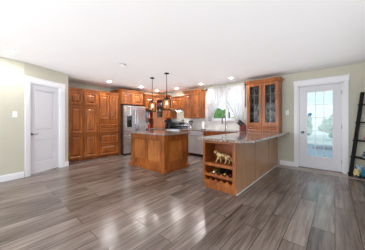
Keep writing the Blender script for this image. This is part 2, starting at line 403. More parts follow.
# exterior door
cas = MB(); t = 0.09
cas.box(DX0-t, DX0-0.006, YB-0.022, YB, 0, DZ1+0.01).box(DX1+0.006, DX1+t, YB-0.022, YB, 0, DZ1+0.01).box(DX0-t-0.008, DX1+t+0.008, YB-0.026, YB, DZ1+0.01, DZ1+0.115).box(DX0-t-0.02, DX1+t+0.02, YB-0.034, YB, DZ1+0.115, DZ1+0.14)
struct(cas.build('trim_6', M['white'], bevel=0.004))
jb = MB(); jb.box(DX0-0.006, DX0+0.018, YB-0.004, YB+0.14, 0, DZ1).box(DX1-0.018, DX1+0.006, YB-0.004, YB+0.14, 0, DZ1).box(DX0-0.006, DX1+0.006, YB-0.004, YB+0.14, DZ1-0.018, DZ1+0.01)
struct(jb.build('trim_7', M['white']))
struct(MB().box(DX0, DX1, YB-0.01, YB+0.15, 0.0, 0.02).build('trim_8', M['nickel']))
gx0, gx1, gz0, gz1 = -0.535, -0.035, 0.31, 1.915
x0, x1, z0, z1 = DX0+0.022, DX1-0.022, 0.024, DZ1-0.022; yf = YB+0.03
b = MB(); b.box(x0, gx0, yf, yf+0.044, z0, z1).box(gx1, x1, yf, yf+0.044, z0, z1).box(gx0, gx1, yf, yf+0.044, z0, gz0).box(gx0, gx1, yf, yf+0.044, gz1, z1)
ed = struct(b.build('door_2', M['door'], bevel=0.002))
q = 0.014
b = MB(); b.box(gx0-q, gx0+q*0.6, yf-0.012, yf, gz0-q, gz1+q).box(gx1-q*0.6, gx1+q, yf-0.012, yf, gz0-q, gz1+q).box(gx0+q*.6, gx1-q*.6, yf-0.012, yf, gz0-q, gz0+q*.6).box(gx0+q*.6, gx1-q*.6, yf-0.012, yf, gz1-q*.6, gz1+q)
b.build('glazing_frame', M['white'], ed, bevel=0.004)
MB().box(gx0, gx1, yf+0.012, yf+0.018, gz0, gz1).build('pane', M['dglass'], ed)
b = MB()
for k in (1, 2): xx = gx0+(gx1-gx0)*k/3; b.box(xx-0.007, xx+0.007, yf+0.002, yf+0.011, gz0, gz1)
for k in range(1, 5): zz = gz0+(gz1-gz0)*k/5; b.box(gx0, gx1, yf+0.003, yf+0.010, zz-0.0075, zz+0.0075)
b.build('grille', M['white'], ed)
b = MB(); b.tube([(-0.625, yf, 0.905), (-0.625, yf-0.01, 0.905)], 0.032, 16); b.tube([(-0.625, yf-0.008, 0.905), (-0.625, yf-0.035, 0.905), (-0.625, yf-0.045, 0.905), (-0.625, yf-0.065, 0.905), (-0.625, yf-0.072, 0.905)], [0.012, 0.012, 0.026, 0.028, 0.016], 16)
b.build('door_knob', M['nickel'], ed, smooth=True)
for zz in (0.25, 1.05, 1.85): MB().tube([(x1+0.002, yf-0.006, zz-0.045), (x1+0.002, yf-0.006, zz+0.045)], 0.006, 8).build('hinge', M['nickel'], ed)

# sink window
b = MB(); c = 0.075
b.box(WX0-c, WX0, YB-0.02, YB, WZ0, WZ1+c).box(WX1, WX1+c, YB-0.02, YB, WZ0, WZ1+c).box(WX0, WX1, YB-0.02, YB, WZ1, WZ1+c)
struct(b.build('trim_9', M['white'], bevel=0.003))
b = MB(); fy = YB+0.05
b.box(WX0, WX1, fy, fy+0.05, WZ0, WZ0+0.05).box(WX0, WX1, fy, fy+0.05, WZ1-0.05, WZ1).box(WX0, WX0+0.05, fy, fy+0.05, WZ0+.05, WZ1-.05).box(WX1-0.05, WX1, fy, fy+0.05, WZ0+.05, WZ1-.05)
xm = (WX0+WX1)/2+0.0; b.box(xm-0.045, xm+0.045, fy-0.004, fy+0.05, WZ0+.05, WZ1-.05)
wn = struct(b.build('window_1', M['white'], bevel=0.003))
MB().box(WX0+.04, WX1-.04, fy+0.02, fy+0.026, WZ0+.04, WZ1-.04).build('pane', M['wglass'], wn)
MB().box(WX0-0.09, WX1+0.09, YB-0.07, YB+0.055, WZ0-0.03, WZ0).build('window_sill', M['white'], wn, bevel=0.004)

# ------------------------------------------------------------------ cabinet kit (local: x width, front at y=0, depth +y)
def cab_door(par, x0, x1, z0, z1, s=0.062, name='door', m=None):
    b = MB(); yf = -0.03; f = 0.024; x0 += 0.004; x1 -= 0.004; c = 0.012
    def rail(o, i):   # four-sided frame with a chamfered inner edge, mitred corners
        oq = [(x0, z0), (x1, z0), (x1, z1), (x0, z1)]; iq = [(x0+s, z0+s), (x1-s, z0+s), (x1-s, z1-s), (x0+s, z1-s)]; cq = [(x0+s-c, z0+s-c), (x1-s+c, z0+s-c), (x1-s+c, z1-s+c), (x0+s-c, z1-s+c)]
        V = lambda q, y: [b.bm.verts.new((x, y, z)) for x, z in q]
        r = [V(oq, -0.001), V(oq, yf), V(cq, yf), V(iq, yf+0.012), V(iq, -0.001)]
        for k in range(4):
            p, q = r[k], r[k+1]
            for j in range(4): b.bm.faces.new((p[j], p[(j+1) % 4], q[(j+1) % 4], q[j]))
        p, q = r[4], r[0]
        for j in range(4): b.bm.faces.new((p[j], p[(j+1) % 4], q[(j+1) % 4], q[j]))
    rail(0, 0)
    b.box(x0+s, x1-s, yf+f, -0.001, z0+s, z1-s)
    g = 0.018; i = min(0.042, (z1-z0-2*s)*0.22, (x1-x0-2*s)*0.22); a0, a1, q0, q1 = x0+s+g, x1-s-g, z0+s+g, z1-s-g
    if a1-a0 > 0.03 and q1-q0 > 0.02:
        b.hexa([(a0, yf+f, q0), (a1, yf+f, q0), (a1, yf+f, q1), (a0, yf+f, q1)],
               [(a0+i, yf+0.004, q0+i), (a1-i, yf+0.004, q0+i), (a1-i, yf+0.004, q1-i), (a0+i, yf+0.004, q1-i)])
    return b.build(name, m or M['wood'], par)
def drawer(par, x0, x1, z0, z1, s=0.03): return cab_door(par, x0, x1, z0, z1, s, 'drawer')
def knob(par, x, z):
    return MB().tube([(x, -0.029, z), (x, -0.04, z), (x, -0.044, z), (x, -0.054, z)], [0.005, 0.005, 0.013, 0.011], 10).build('knob', M['bronze'], par, smooth=True)
def crown(par, x0, x1, d, z0, z1, o, left=True, right=True, front=True, name='crown_moulding'):
    b = MB(); l = o if left else 0; r = o if right else 0; f = o if front else 0
    h = z1-z0; k = 0.25
    b.box(x0-l*k, x1+r*k, -0.02-f*k, d, z0, z0+h*0.22)
    za, zb = z0+h*0.22, z0+h*0.8
    b.hexa([(x0-l*k, -0.02-f*k, za), (x1+r*k, -0.02-f*k, za), (x1+r*k, d, za), (x0-l*k, d, za)],
           [(x0-l*.9, -0.02-f*.9, zb), (x1+r*.9, -0.02-f*.9, zb), (x1+r*.9, d, zb), (x0-l*.9, d, zb)])
    b.box(x0-l, x1+r, -0.02-f, d, zb, z1)
    return b.build(name, M['wood'], par, bevel=0.002)
def carcass(par, x0, x1, d, z0, z1, toe=0.0, m=None):
    b = MB()
    if toe: b.box(x0, x1, 0.0, d, z0+toe, z1).box(x0+0.002, x1-0.002, 0.05, d, z0, z0+toe)
    else: b.box(x0, x1, 0, d, z0, z1)
    return b.build('carcass', m or M['wood'], par, bevel=0.0015)

# --- pantry wall: three tall units
PX = -5.75
def pantry(y0, y1, label, dep=XL):
    return thing('pantry_cabinet', label, 'cabinet', (PX, y0, 0), PI/2, 'tall pantry cabinets along the left wall')
pd = PX-XL-0.005
cols = [(1.615, 2.01, 'tall cherry pantry unit with three stacked doors, next to the white door'),
        (2.01, 2.485, 'tall cherry pantry unit with three stacked doors, middle of the pantry wall'),]
for i, (a, c, lab) in enumerate(cols):
    t = pantry(a, c, lab); w = c-a
    carcass(t, 0, w, pd, 0, 2.10, 0.07)
    l, r = (0.012, w-0.012) if i == 0 else (0.035, w-0.06)
    for z0, z1, kz in ((1.68, 2.07, 1.72), (0.83, 1.645, 1.60), (0.085, 0.795, 0.75)):
        dd = cab_door(t, l, r, z0, z1); knob(dd, r-0.03 if i == 0 else l+0.03, kz)
    crown(t, 0, w, pd, 2.10, 2.165, 0.03, left=(i == 0), right=False)
t = pantry(2.485, 3.205, 'tall cherry pantry unit with double doors above four drawers, beside the fridge'); w = 0.72
carcass(t, 0, w, pd, 0, 2.10, 0.07)
for l, r, kx in ((0.02, 0.337, 0.31), (0.341, 0.658, 0.37)):
    dd = cab_door(t, l, r, 1.255, 2.07); knob(dd, kx, 1.32)
for z0, z1 in ((1.05, 1.22), (0.825, 1.02), (0.455, 0.79), (0.085, 0.425)):
    dd = drawer(t, 0.02, 0.658, z0, z1, 0.045); knob(dd, 0.34, (z0+z1)/2)
crown(t, 0, w, pd, 2.10, 2.165, 0.03, left=False, right=False)

# --- cabinet above the fridge with its side panels
t = thing('fridge_cabinet', 'cherry two-door cabinet above the stainless fridge with tall side panels', 'cabinet', (-5.70, 3.21, 0), PI/2)
dpt = -5.70-XL-0.005; w = 0.975
MB().box(0.0, w, 0, dpt, 1.80, 2.25).build('carcass', M['wood'], t, bevel=0.0015)
MB().box(0.0, 0.018, 0.02, dpt, 0, 1.80).build('side_panel', M['wood'], t); MB().box(w-0.018, w, 0.02, dpt, 0, 1.80).build('side_panel', M['wood'], t)
cab_door(t, 0.03, 0.485, 1.82, 2.22); cab_door(t, 0.49, 0.95, 1.82, 2.22)
crown(t, 0, w, dpt, 2.25, 2.325, 0.05)

# --- fridge
t = thing('refrigerator', 'stainless steel french door refrigerator with bottom freezer drawer', 'refrigerator', (-5.50, 3.235, 0), PI/2)
w = 0.925
MB().box(0.0, w, 0.075, 0.80, 0.02, 1.745).build('cabinet_body', M['steel_dark'], t, bevel=0.004)
dl = MB(); dl.box(0.004, 0.12, 0, 0.07, 0.70, 1.745).box(0.12, 0.32, 0, 0.07, 0.70, 0.98).box(0.12, 0.32, 0, 0.07, 1.37, 1.745).box(0.32, 0.47, 0, 0.07, 0.70, 1.745).box(0.12, 0.32, 0.05, 0.07, 0.98, 1.37)
dl = dl.build('door', M['steel'], t)
b = MB(); b.box(0.12, 0.32, -0.004, 0.01, 1.25, 1.37); b.build('control_panel', M['steel_dark'], dl)
b = MB(); b.box(0.135, 0.305, 0.02, 0.05, 0.99, 1.24).box(0.19, 0.25, 0.0, 0.03, 1.17, 1.24).box(0.125, 0.315, -0.002, 0.03, 0.98, 1.0); b.build('dispenser', M['black'], dl)
dR = MB().box(0.476, w-0.004, 0, 0.07, 0.70, 1.745).build('door', M['steel'], t, bevel=0.01)
for dd, xx in ((dl, 0.425), (dR, 0.52)):
    b = MB(); b.tube([(xx, 0.0, 0.80), (xx, -0.045, 0.85), (xx, -0.065, 1.1), (xx, -0.065, 1.3), (xx, -0.045, 1.55), (xx, 0.0, 1.60)], 0.013, 10); b.build('handle', M['chrome'], dd, smooth=True)
fz = MB().box(0.004, w-0.004, 0, 0.07, 0.06, 0.69).build('freezer_drawer', M['steel'], t, bevel=0.01)
b = MB(); b.tube([(0.08, 0.0, 0.61), (0.1, -0.05, 0.61), (w-0.1, -0.05, 0.61), (w-0.08, 0, 0.61)], 0.013, 10); b.build('handle', M['chrome'], fz, smooth=True)
MB().box(0.02, w-0.02, 0.03, 0.2, 0, 0.055).build('kick_grille', M['black'], t)
FY = lambda y: 3.235+y
tag(MB().box(-5.499, -5.494, FY(0.035), FY(0.085), 1.56, 1.69).build('paper_note', simple('cream_paper', (214, 186, 120))), 'small cream note stuck on the left fridge door', 'note')
tag(MB().ball((-5.493, FY(0.20), 1.665), 0.022, 2, (0.3, 1, 1)).build('magnet', simple('red_enamel', (190, 30, 36)), smooth=True), 'round red magnet on the left fridge door', 'magnet')
tag(MB().box(-5.499, -5.495, FY(0.235), FY(0.275), 1.42, 1.68).build('paper_slip', simple('white_paper', (240, 240, 238))), 'narrow white paper strip hanging on the left fridge door', 'paper')

# --- upper cabinets left of corner (front X=-5.68) with an open shelf below the door
t = thing('upper_cabinet', 'cherry wall cabinet with an open book shelf, between fridge and corner cabinet', 'cabinet', (-5.68, 4.25, 0), PI/2)
w = 0.43; dp = -5.68-XL2-0.005
MB().box(0, w, 0, dp, 1.66, 2.20).build('carcass', M['wood'], t)
b = MB(); b.box(0, 0.02, 0, dp, 1.33, 1.66).box(w-0.02, w, 0, dp, 1.33, 1.66).box(0.02, w-0.02, dp-0.01, dp, 1.33, 1.66); b.build('shelf_side', M['inside'], t)
MB().box(-0.0, w, -0.015, dp, 1.305, 1.33).build('shelf', M['wood'], t)
cab_door(t, 0.02, w-0.02, 1.68, 2.17)
crown(t, 0, w, dp, 2.20, 2.27, 0.04, left=False, right=False)
bc = [('dark blue hardback at the left end of the kitchen book shelf', (34, 44, 84), 0.24, 0.035), ('grey paperback standing on the kitchen book shelf', (150, 158, 170), 0.22, 0.03),
      ('light blue book standing on the kitchen book shelf', (120, 158, 196), 0.24, 0.04), ('black book leaning on the kitchen book shelf', (34, 30, 34), 0.25, 0.03),
      ('white spined book on the kitchen book shelf', (226, 222, 216), 0.26, 0.03), ('red book at the right end of the kitchen book shelf', (150, 36, 30), 0.26, 0.035)]
yy = 4.25+0.05
for lab, c, hh, th in bc:
    o = thing('book', lab, 'book', (-5.70, yy, 1.33), PI/2, 'books on the kitchen shelf')
    MB().box(0, th, 0.0, 0.17, 0, hh).build('cover', simple('cover', c, 0.5), o, bevel=0.002)
    MB().box(0.004, th-0.004, 0.008, 0.172, 0.004, hh+0.001).build('pages', simple('pages', (232, 226, 210)), o)
    yy += th+0.008

# --- diagonal corner wall cabinet + appliance garage
A = Vector((-5.68, 4.68)); B = Vector((-5.31, 5.05)); fw = (B-A).length
t = thing('corner_cabinet', 'diagonal cherry corner wall cabinet with one narrow glass door', 'cabinet', (A.x, A.y, 0), PI/4)
# carcass: pentagon in local coordinates (rotated by -45 degrees)
def loc45(p): v = Vector(p)-A; c, s_ = math.cos(-PI/4), math.sin(-PI/4); return (v.x*c-v.y*s_, v.x*s_+v.y*c)
corner_pts = [loc45(p) for p in (A, B, (B.x, YB-0.015), (XL2+0.012, YB-0.015), (XL2+0.012, A.y))]
shell = MB(); shell.prism(corner_pts, 1.30, 1.325).prism(corner_pts, 2.16, 2.20)
for i in range(1, 5):
    p, q_ = Vector(corner_pts[i]), Vector(corner_pts[(i+1) % 5]); n = (q_-p).normalized(); n = Vector((-n.y, n.x))*0.02
    shell.prism([tuple(p), tuple(q_), tuple(q_+n), tuple(p+n)], 1.325, 2.16)
shell.build('carcass', M['inside'], t)
fs = 0.135
b = MB(); b.box(0, 0.14, -0.002, 0.02, 1.30, 2.20).box(fw-0.14, fw, -0.002, 0.02, 1.30, 2.20).box(0.14, fw-0.14, -0.002, 0.02, 1.30, 1.34).box(0.14, fw-0.14, -0.002, 0.02, 2.13, 2.20); b.build('face_frame', M['wood'], t, bevel=0.002)
b = MB(); gx = (0.13, fw-0.13)
b.box(gx[0]-0.045, gx[0]+0.02, -0.022, -0.003, 1.32, 2.15).box(gx[1]-0.02, gx[1]+0.045, -0.022, -0.003, 1.32, 2.15).box(gx[0]+.02, gx[1]-.02, -0.022, -0.003, 1.32, 1.352).box(gx[0]+.02, gx[1]-.02, -0.022, -0.003, 2.07, 2.15)
gd = b.build('door', M['wood'], t, bevel=0.002)
MB().box(gx[0]+.015, gx[1]-.015, -0.014, -0.010, 1.345, 2.08).build('pane', M['glass'], gd)
b = MB(); cxm = fw/2; b.box(cxm-0.004, cxm+0.004, -0.017, -0.009, 1.375, 2.06)
for k in (1, 2): b.box(gx[0]+.02, gx[1]-.02, -0.017, -0.009, 1.375+k*0.228-0.004, 1.375+k*0.228+0.004)
b.build('leading', M['nickel'], gd)
for zz in (1.60, 1.84): MB().prism([(0.1, 0.05), (fw-0.1, 0.05), (fw-0.05, 0.3), (0.05, 0.3)], zz, zz+0.012).build('shelf', M['inside'], t)
b = MB(); cp = []
ctr = Vector((sum(p[0] for p in corner_pts)/5, sum(p[1] for p in corner_pts)/5))
def crown_poly(pts, o): # push front three edges out
    return [(pts[0][0]-o*0.6, pts[0][1]-o), (pts[1][0]+o*0.6, pts[1][1]-o), (pts[2][0]+o*0.7, pts[2][1]), (pts[3][0], pts[3][1]), (pts[4][0]-o*0.7, pts[4][1])]
def loft(b, p, z0, q, z1):
    a = [b.bm.verts.new((x, y, z0)) for x, y in p]; c = [b.bm.verts.new((x, y, z1)) for x, y in q]; n = len(p)
    b.bm.faces.new(a[::-1]); b.bm.faces.new(c)
    for i in range(n): b.bm.faces.new((a[i], a[(i+1) % n], c[(i+1) % n], c[i]))
loft(b, crown_poly(corner_pts, 0.005), 2.20, crown_poly(corner_pts, 0.05), 2.26); b.prism(crown_poly(corner_pts, 0.056), 2.26, 2.285)
b.build('crown_moulding', M['wood'], t)
t2 = thing('appliance_garage', 'cherry appliance garage standing on the counter under the corner cabinet', 'cabinet', (A.x, A.y, 0), PI/4)
MB().prism(corner_pts, 0.902, 1.298).build('carcass', M['inside'], t2)
b = MB(); b.box(0.02, 0.07, -0.016, -0.001, 0.905, 1.295).box(fw-0.07, fw-0.02, -0.016, -0.001, 0.905, 1.295).box(0.07, fw-0.07, -0.016, -0.001, 1.25, 1.295); b.build('face_frame', M['wood'], t2)
b = MB(); n = 9
for k in range(n):
    z = 0.906+k*0.038; b.box(0.072, fw-0.072, -0.012, -0.001, z, z+0.0355)
b.build('tambour_door', M['wood'], t2, bevel=0.003)
# dishes in the corner cabinet
def bowl(nm, lab, lx, ly, z, r, h, m, grp=None):
    c, s_ = math.cos(PI/4), math.sin(PI/4)
    o = MB().lathe([(r*0.45, 0), (r*0.8, h*0.4), (r, h), (r*0.94, h), (r*0.72, h*0.45), (0.001, h*0.12)], 16).build(nm, m, None, smooth=True, loc=(A.x+lx*c-ly*s_, A.y+lx*s_+ly*c, z))
    return tag(o, lab, 'dish')
bowl('bowl', 'pink bowl on the upper shelf of the corner cabinet', fw/2-0.04, 0.13, 1.852, 0.07, 0.09, simple('pink_glaze', (196, 74, 92), 0.3))
bowl('cup', 'white cup on the upper shelf of the corner cabinet', fw/2+0.06, 0.11, 1.852, 0.035, 0.12, simple('white_glaze', (236, 234, 228), 0.25))
bowl('bowl', 'white bowl on the lower shelf of the corner cabinet', fw/2, 0.14, 1.612, 0.07, 0.07, simple('cream_glaze', (226, 222, 212), 0.25))

# --- back wall uppers (front Y=5.05)
YU = 5.05; du = YB-YU-0.015
t = thing('upper_cabinet', 'narrow cherry wall cabinet with one door, between corner cabinet and range hood', 'cabinet', (-5.30, YU, 0))
carcass(t, 0, 0.30, du, 1.31, 2.10); cab_door(t, 0.015, 0.285, 1.33, 2.075); crown(t, 0, 0.30, du, 2.10, 2.16, 0.035, False, False)
t = thing('upper_cabinet', 'short cherry two-door cabinet above the range hood', 'cabinet', (-4.998, YU, 0))
carcass(t, 0, 0.694, du, 1.66, 2.10); cab_door(t, 0.015, 0.345, 1.68, 2.075); cab_door(t, 0.349, 0.68, 1.68, 2.075); crown(t, 0, 0.694, du, 2.10, 2.16, 0.035, False, False)
t = thing('upper_cabinet', 'tall cherry two-door wall cabinet between range hood and sink window', 'cabinet', (-4.302, YU-0.02, 0))
carcass(t, 0, 0.735, du+0.02, 1.30, 2.235); cab_door(t, 0.012, 0.364, 1.315, 2.21); cab_door(t, 0.370, 0.723, 1.315, 2.21); crown(t, 0, 0.735, du+0.02, 2.235, 2.315, 0.05)
# range hood
t = thing('range_hood', 'slim stainless range hood under the short cherry cabinet', 'range hood', (-4.99, YU, 0))
b = MB(); b.hexa([(0, -0.12, 1.585), (0.68, -0.12, 1.585), (0.68, du, 1.565), (0, du, 1.565)], [(0, -0.10, 1.625), (0.68, -0.10, 1.625), (0.68, du, 1.658), (0, du, 1.658)]); b.build('body', M['steel'], t, bevel=0.004)
MB().box(0.25, 0.43, 0.02, 0.1, 1.5745, 1.585).build('lamp', M['hoodlamp'], t)
MB().box(0.02, 0.66, -0.123, -0.115, 1.59, 1.615).build('front_strip', M['black'], t)

# --- base cabinets along the back wall
YF = 4.76; db = YB-YF-0.015
def base(x0, x1, label, drawers, doors):
    t = thing('base_cabinet', label, 'cabinet', (x0, YF, 0)); w = x1-x0
    carcass(t, 0, w, db, 0, 0.858, 0.1)
    n = drawers
    if n:
        for k in range(n): drawer(t, 0.015+k*(w-0.02)/n, 0.005+(k+1)*(w-0.02)/n, 0.70, 0.845, 0.035)
    n = doors; top = 0.685 if drawers else 0.845
    for k in range(n): cab_door(t, 0.015+k*(w-0.02)/n, 0.005+(k+1)*(w-0.02)/n, 0.12, top)
    return t
base(-4.255, -3.862, 'narrow cherry base cabinet between range and dishwasher', 1, 1)
base(-3.235, -2.33, 'cherry sink base cabinet under the window with two false drawers', 2, 2)
base(-2.33, -1.84, 'cherry base cabinet between the sink base and the peninsula', 1, 1)
t = thing('base_cabinet', 'cherry corner base cabinet under the appliance garage', 'cabinet', (0, 0, 0))
MB().prism([(XL2+0.012, 4.27), (-5.42, 4.27), (-5.42, 4.50), (-5.16, 4.76), (-5.02, 4.76), (-5.02, YB-0.015), (XL2+0.012, YB-0.015)], 0.0, 0.858).build('carcass', M['wood'], t)
# dishwasher
t = thing('dishwasher', 'stainless dishwasher under the counter right of the range', 'dishwasher', (-3.858, YF, 0))
MB().box(0, 0.618, 0.02, db, 0.09, 0.855).build('body', M['steel_dark'], t)
MB().box(0.003, 0.615, -0.025, 0.02, 0.10, 0.745).build('door', M['steel_light'], t, bevel=0.006)
MB().box(0.003, 0.615, -0.025, 0.02, 0.752, 0.852).build('control_panel', M['steel_light'], t, bevel=0.006)
MB().tube([(0.06, -0.025, 0.72), (0.08, -0.06, 0.72), (0.54, -0.06, 0.72), (0.56, -0.025, 0.72)], 0.01, 10).build('handle', M['chrome'], t, smooth=True)
MB().box(0.01, 0.608, 0.03, 0.1, 0, 0.09).build('toe_kick', M['black'], t)
# range
t = thing('range', 'stainless electric range with black oven window and upright control panel', 'stove', (-4.99, YF-0.02, 0))
w = 0.72
MB().box(0, w, 0.02, db+0.01, 0.02, 0.895).build('body', M['steel'], t, bevel=0.004)
MB().box(0.0, w, -0.01, 0.57, 0.895, 0.908).build('cooktop', M['black'], t, bevel=0.003)
b = MB().hexa([(0, 0.53, 0.908), (w, 0.53, 0.908), (w, 0.615, 0.908), (0, 0.615, 0.908)], [(0, 0.555, 1.185), (w, 0.555, 1.185), (w, 0.615, 1.185), (0, 0.615, 1.185)]); b.build('backguard', M['steel'], t, bevel=0.01)
b = MB().hexa([(0.03, 0.525, 0.93), (w-0.03, 0.525, 0.93), (w-0.03, 0.56, 0.93), (0.03, 0.56, 0.93)], [(0.03, 0.532, 1.01), (w-0.03, 0.532, 1.01), (w-0.03, 0.57, 1.01), (0.03, 0.57, 1.01)]); b.build('lower_panel', M['black'], t)
MB().hexa([(0.22, 0.535, 1.05), (0.5, 0.535, 1.05), (0.5, 0.57, 1.05), (0.22, 0.57, 1.05)], [(0.22, 0.547, 1.145), (0.5, 0.547, 1.145), (0.5, 0.58, 1.145), (0.22, 0.58, 1.145)]).build('display', M['black'], t)
for xx in (0.07, 0.15, 0.57, 0.65): MB().tube([(xx, 0.55, 1.09), (xx, 0.515, 1.085)], 0.022, 12).build('knob', M['black'], t, smooth=True)
od = MB().box(0.01, w-0.01, -0.015, 0.02, 0.24, 0.86).build('oven_door', M['steel'], t, bevel=0.004)
MB().box(0.1, w-0.1, -0.018, -0.012, 0.34, 0.66).build('oven_window', M['black'], od)
MB().tube([(0.06, -0.01, 0.78), (0.07, -0.055, 0.78), (w-0.07, -0.055, 0.78), (w-0.06, -0.01, 0.78)], 0.012, 10).build('handle', M['chrome'], od, smooth=True)
MB().box(0.01, w-0.01, -0.012, 0.02, 0.05, 0.22).build('storage_drawer', M['steel'], t, bevel=0.004)
for k, (xx, lab) in enumerate(((-4.66, 'left small grey shaker on top of the range panel'), (-4.58, 'right small grey shaker on top of the range panel'))):
    o = thing('shaker', lab, 'shaker', (xx, YF-0.02+0.585, 1.185), 0, 'shakers on the range panel')
    MB().lathe([(0.022, 0), (0.024, 0.02), (0.017, 0.055)], 12).build('body', M['cup_in'], o, smooth=True)
    MB().lathe([(0.018, 0.055), (0.018, 0.068), (0.008, 0.078)], 12).build('cap', M['chrome'], o, smooth=True)

# --- worktops
def worktop(pts, z0, z1, label, bev=0.006):
    return tag(MB().prism(pts, z0, z1).build('worktop', M['granite'], bevel=bev), label, 'worktop')
worktop([(XL2+0.011, 4.25), (-5.38, 4.25), (-5.38, 4.48), (-5.14, 4.72), (-5.0, 4.72), (-5.0, YB-0.013), (XL2+0.011, YB-0.013)], 0.86, 0.90, 'granite worktop in the corner between fridge and range')
worktop([(-4.258, 4.72), (-1.85, 4.72), (-1.85, 2.53), (-1.06, 2.47), (-0.90, 2.66), (-0.90, YB-0.025), (-1.93, YB-0.025), (-1.93, YB-0.014), (-4.258, YB-0.014)], 0.86, 0.90, 'long granite worktop along the sink wall and over the peninsula')

# --- peninsula body
t = thing('peninsula_cabinet', 'cherry peninsula with open display shelf and wine rack in its end', 'peninsula', (-1.81, 2.64, 0))
w = 0.63; L = 2.72
# end shelf box (depth 0.38) then closed body
b = MB(); b.box(0.0, 0.03, 0.02, 0.40, 0.09, 0.86).box(w-0.03, w-0.012, 0.02, 0.40, 0.09, 0.86).box(0.03, w-0.03, 0.38, 0.40, 0.09, 0.86).box(0.03, w-0.03, 0.02, 0.38, 0.09, 0.115).box(0.03, w-0.03, 0.02, 0.38, 0.80, 0.86)
b.build('shelf_box', M['inside'], t)
MB().box(0.0, w-0.012, 0.40, L-0.01, 0.09, 0.86).build('carcass', M['wood'], t)
b = MB(); b.box(0.0, 0.045, 0, 0.02, 0.09, 0.86).box(w-0.06, w, 0, 0.02, 0.09, 0.86).box(0.045, w-0.06, 0, 0.02, 0.805, 0.86).box(0.045, w-0.06, 0, 0.02, 0.405, 0.455).box(0.045, w-0.06, 0, 0.02, 0.09, 0.135)
b.build('face_frame', M['wood'], t, bevel=0.003)
MB().box(0.03, w-0.03, 0.02, 0.38, 0.43, 0.455).build('shelf', M['inside'], t)
def scallop(par, x0, x1, y0, y1, zb, zt, n, r):
    pts = [(x0, zb), (x1, zb), (x1, zt)]
    st = (x1-x0)/n
    for k in range(n-1, -1, -1):
        c = x0+st*(k+0.5)
        for j in range(0, 9):
            a = PI*j/8; pts.append((c+r*math.cos(a), zt-r*0.8*math.sin(a)))
    pts.append((x0, zt))
    return MB().prismY(pts, y0, y1).build('bottle_rail', M['wood'], par)
for zb, zt in ((0.225, 0.29), (0.137, 0.16)):
    pass
for zb in (0.225, 0.115):
    for yy0 in (0.022, 0.27): scallop(t, 0.045, w-0.06, yy0, yy0+0.02, zb, zb+0.065, 5, 0.042)
MB().box(0.03, w-0.03, 0.022, 0.38, 0.215, 0.225).build('rack_shelf', M['inside'], t)
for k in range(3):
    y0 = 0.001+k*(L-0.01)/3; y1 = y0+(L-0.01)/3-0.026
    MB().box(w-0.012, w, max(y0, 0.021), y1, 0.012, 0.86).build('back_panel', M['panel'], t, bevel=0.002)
MB().box(w-0.0122, w-0.0112, 0.03, L-0.03, 0.02, 0.85).build('seam_shade_strip', M['dark'], t)  # black strip added behind the panel gaps to paint in their shade
MB().box(0.025, w-0.0125, 0.018, L-0.02, 0.0, 0.09).build('plinth', M['wood'], t, bevel=0.002)
o = MB().box(w, w+0.014, 0.012, L-0.01, 0.0, 0.016).build('base_trim', M['white'], t, bevel=0.006); o['label'] = 'thin white quarter-round strip at the foot of the panels'
# bottles lying in the upper rail
px0 = -1.81+0.045; st = (0.63-0.105)/5
bots = [(1, (90, 84, 30), (236, 232, 220), 'olive wine bottle with a white cap, lying in the rack'), (2, (18, 20, 18), (28, 26, 28), 'dark wine bottle with a black cap, lying in the rack'),
        (3, (20, 26, 20), (196, 160, 90), 'dark wine bottle with a gold cap, lying in the rack'), (4, (26, 16, 18), (60, 20, 24), 'dark wine bottle with a deep red cap, rightmost in the rack')]
for k, gc, cc, lab in bots:
    zc = 0.29-0.0336+0.036
    o = thing('wine_bottle', lab, 'bottle', (px0+st*(k+0.5), 2.64+0.30, zc), 0, 'wine bottles in the rack')
    gm = simple('bottle_glass', gc, 0.08, 0.0, 0.02)
    n = 16
    b = MB(); b.tube([(0, 0.04, 0), (0, 0.035, 0), (0, -0.13, 0), (0, -0.165, 0), (0, -0.19, 0), (0, -0.21, 0)], [0.028, 0.0365, 0.0365, 0.028, 0.016, 0.0145], n); b.build('bottle_body', gm, o, smooth=True)
    MB().tube([(0, -0.205, 0), (0, -0.265, 0), (0, -0.27, 0)], [0.0155, 0.0155, 0.013], n).build('cap', simple('capsule', cc, 0.35), o, smooth=True)

# --- big cat figurine
def skin(name, verts, edges, radii, m, parent=None, root=0, loc=(0, 0, 0), rotz=0, sub=2):
    me = bpy.data.meshes.new(name); me.from_pydata(verts, edges, []); o = bpy.data.objects.new(name, me); COL.objects.link(o)
    sk = o.modifiers.new('skin', 'SKIN'); sk.use_smooth_shade = True
    if not me.skin_vertices: me.skin_vertices.new()
    for i, r in enumerate(radii):
        rr = r if isinstance(r, tuple) else (r, r); me.skin_vertices[0].data[i].radius = rr
    me.skin_vertices[0].data[root].use_root = True
    sd = o.modifiers.new('smooth', 'SUBSURF'); sd.levels = sub; sd.render_levels = sub
    me.materials.append(m); o.location = loc; o.rotation_euler.z = rotz
    if parent: o.parent = parent
    return o
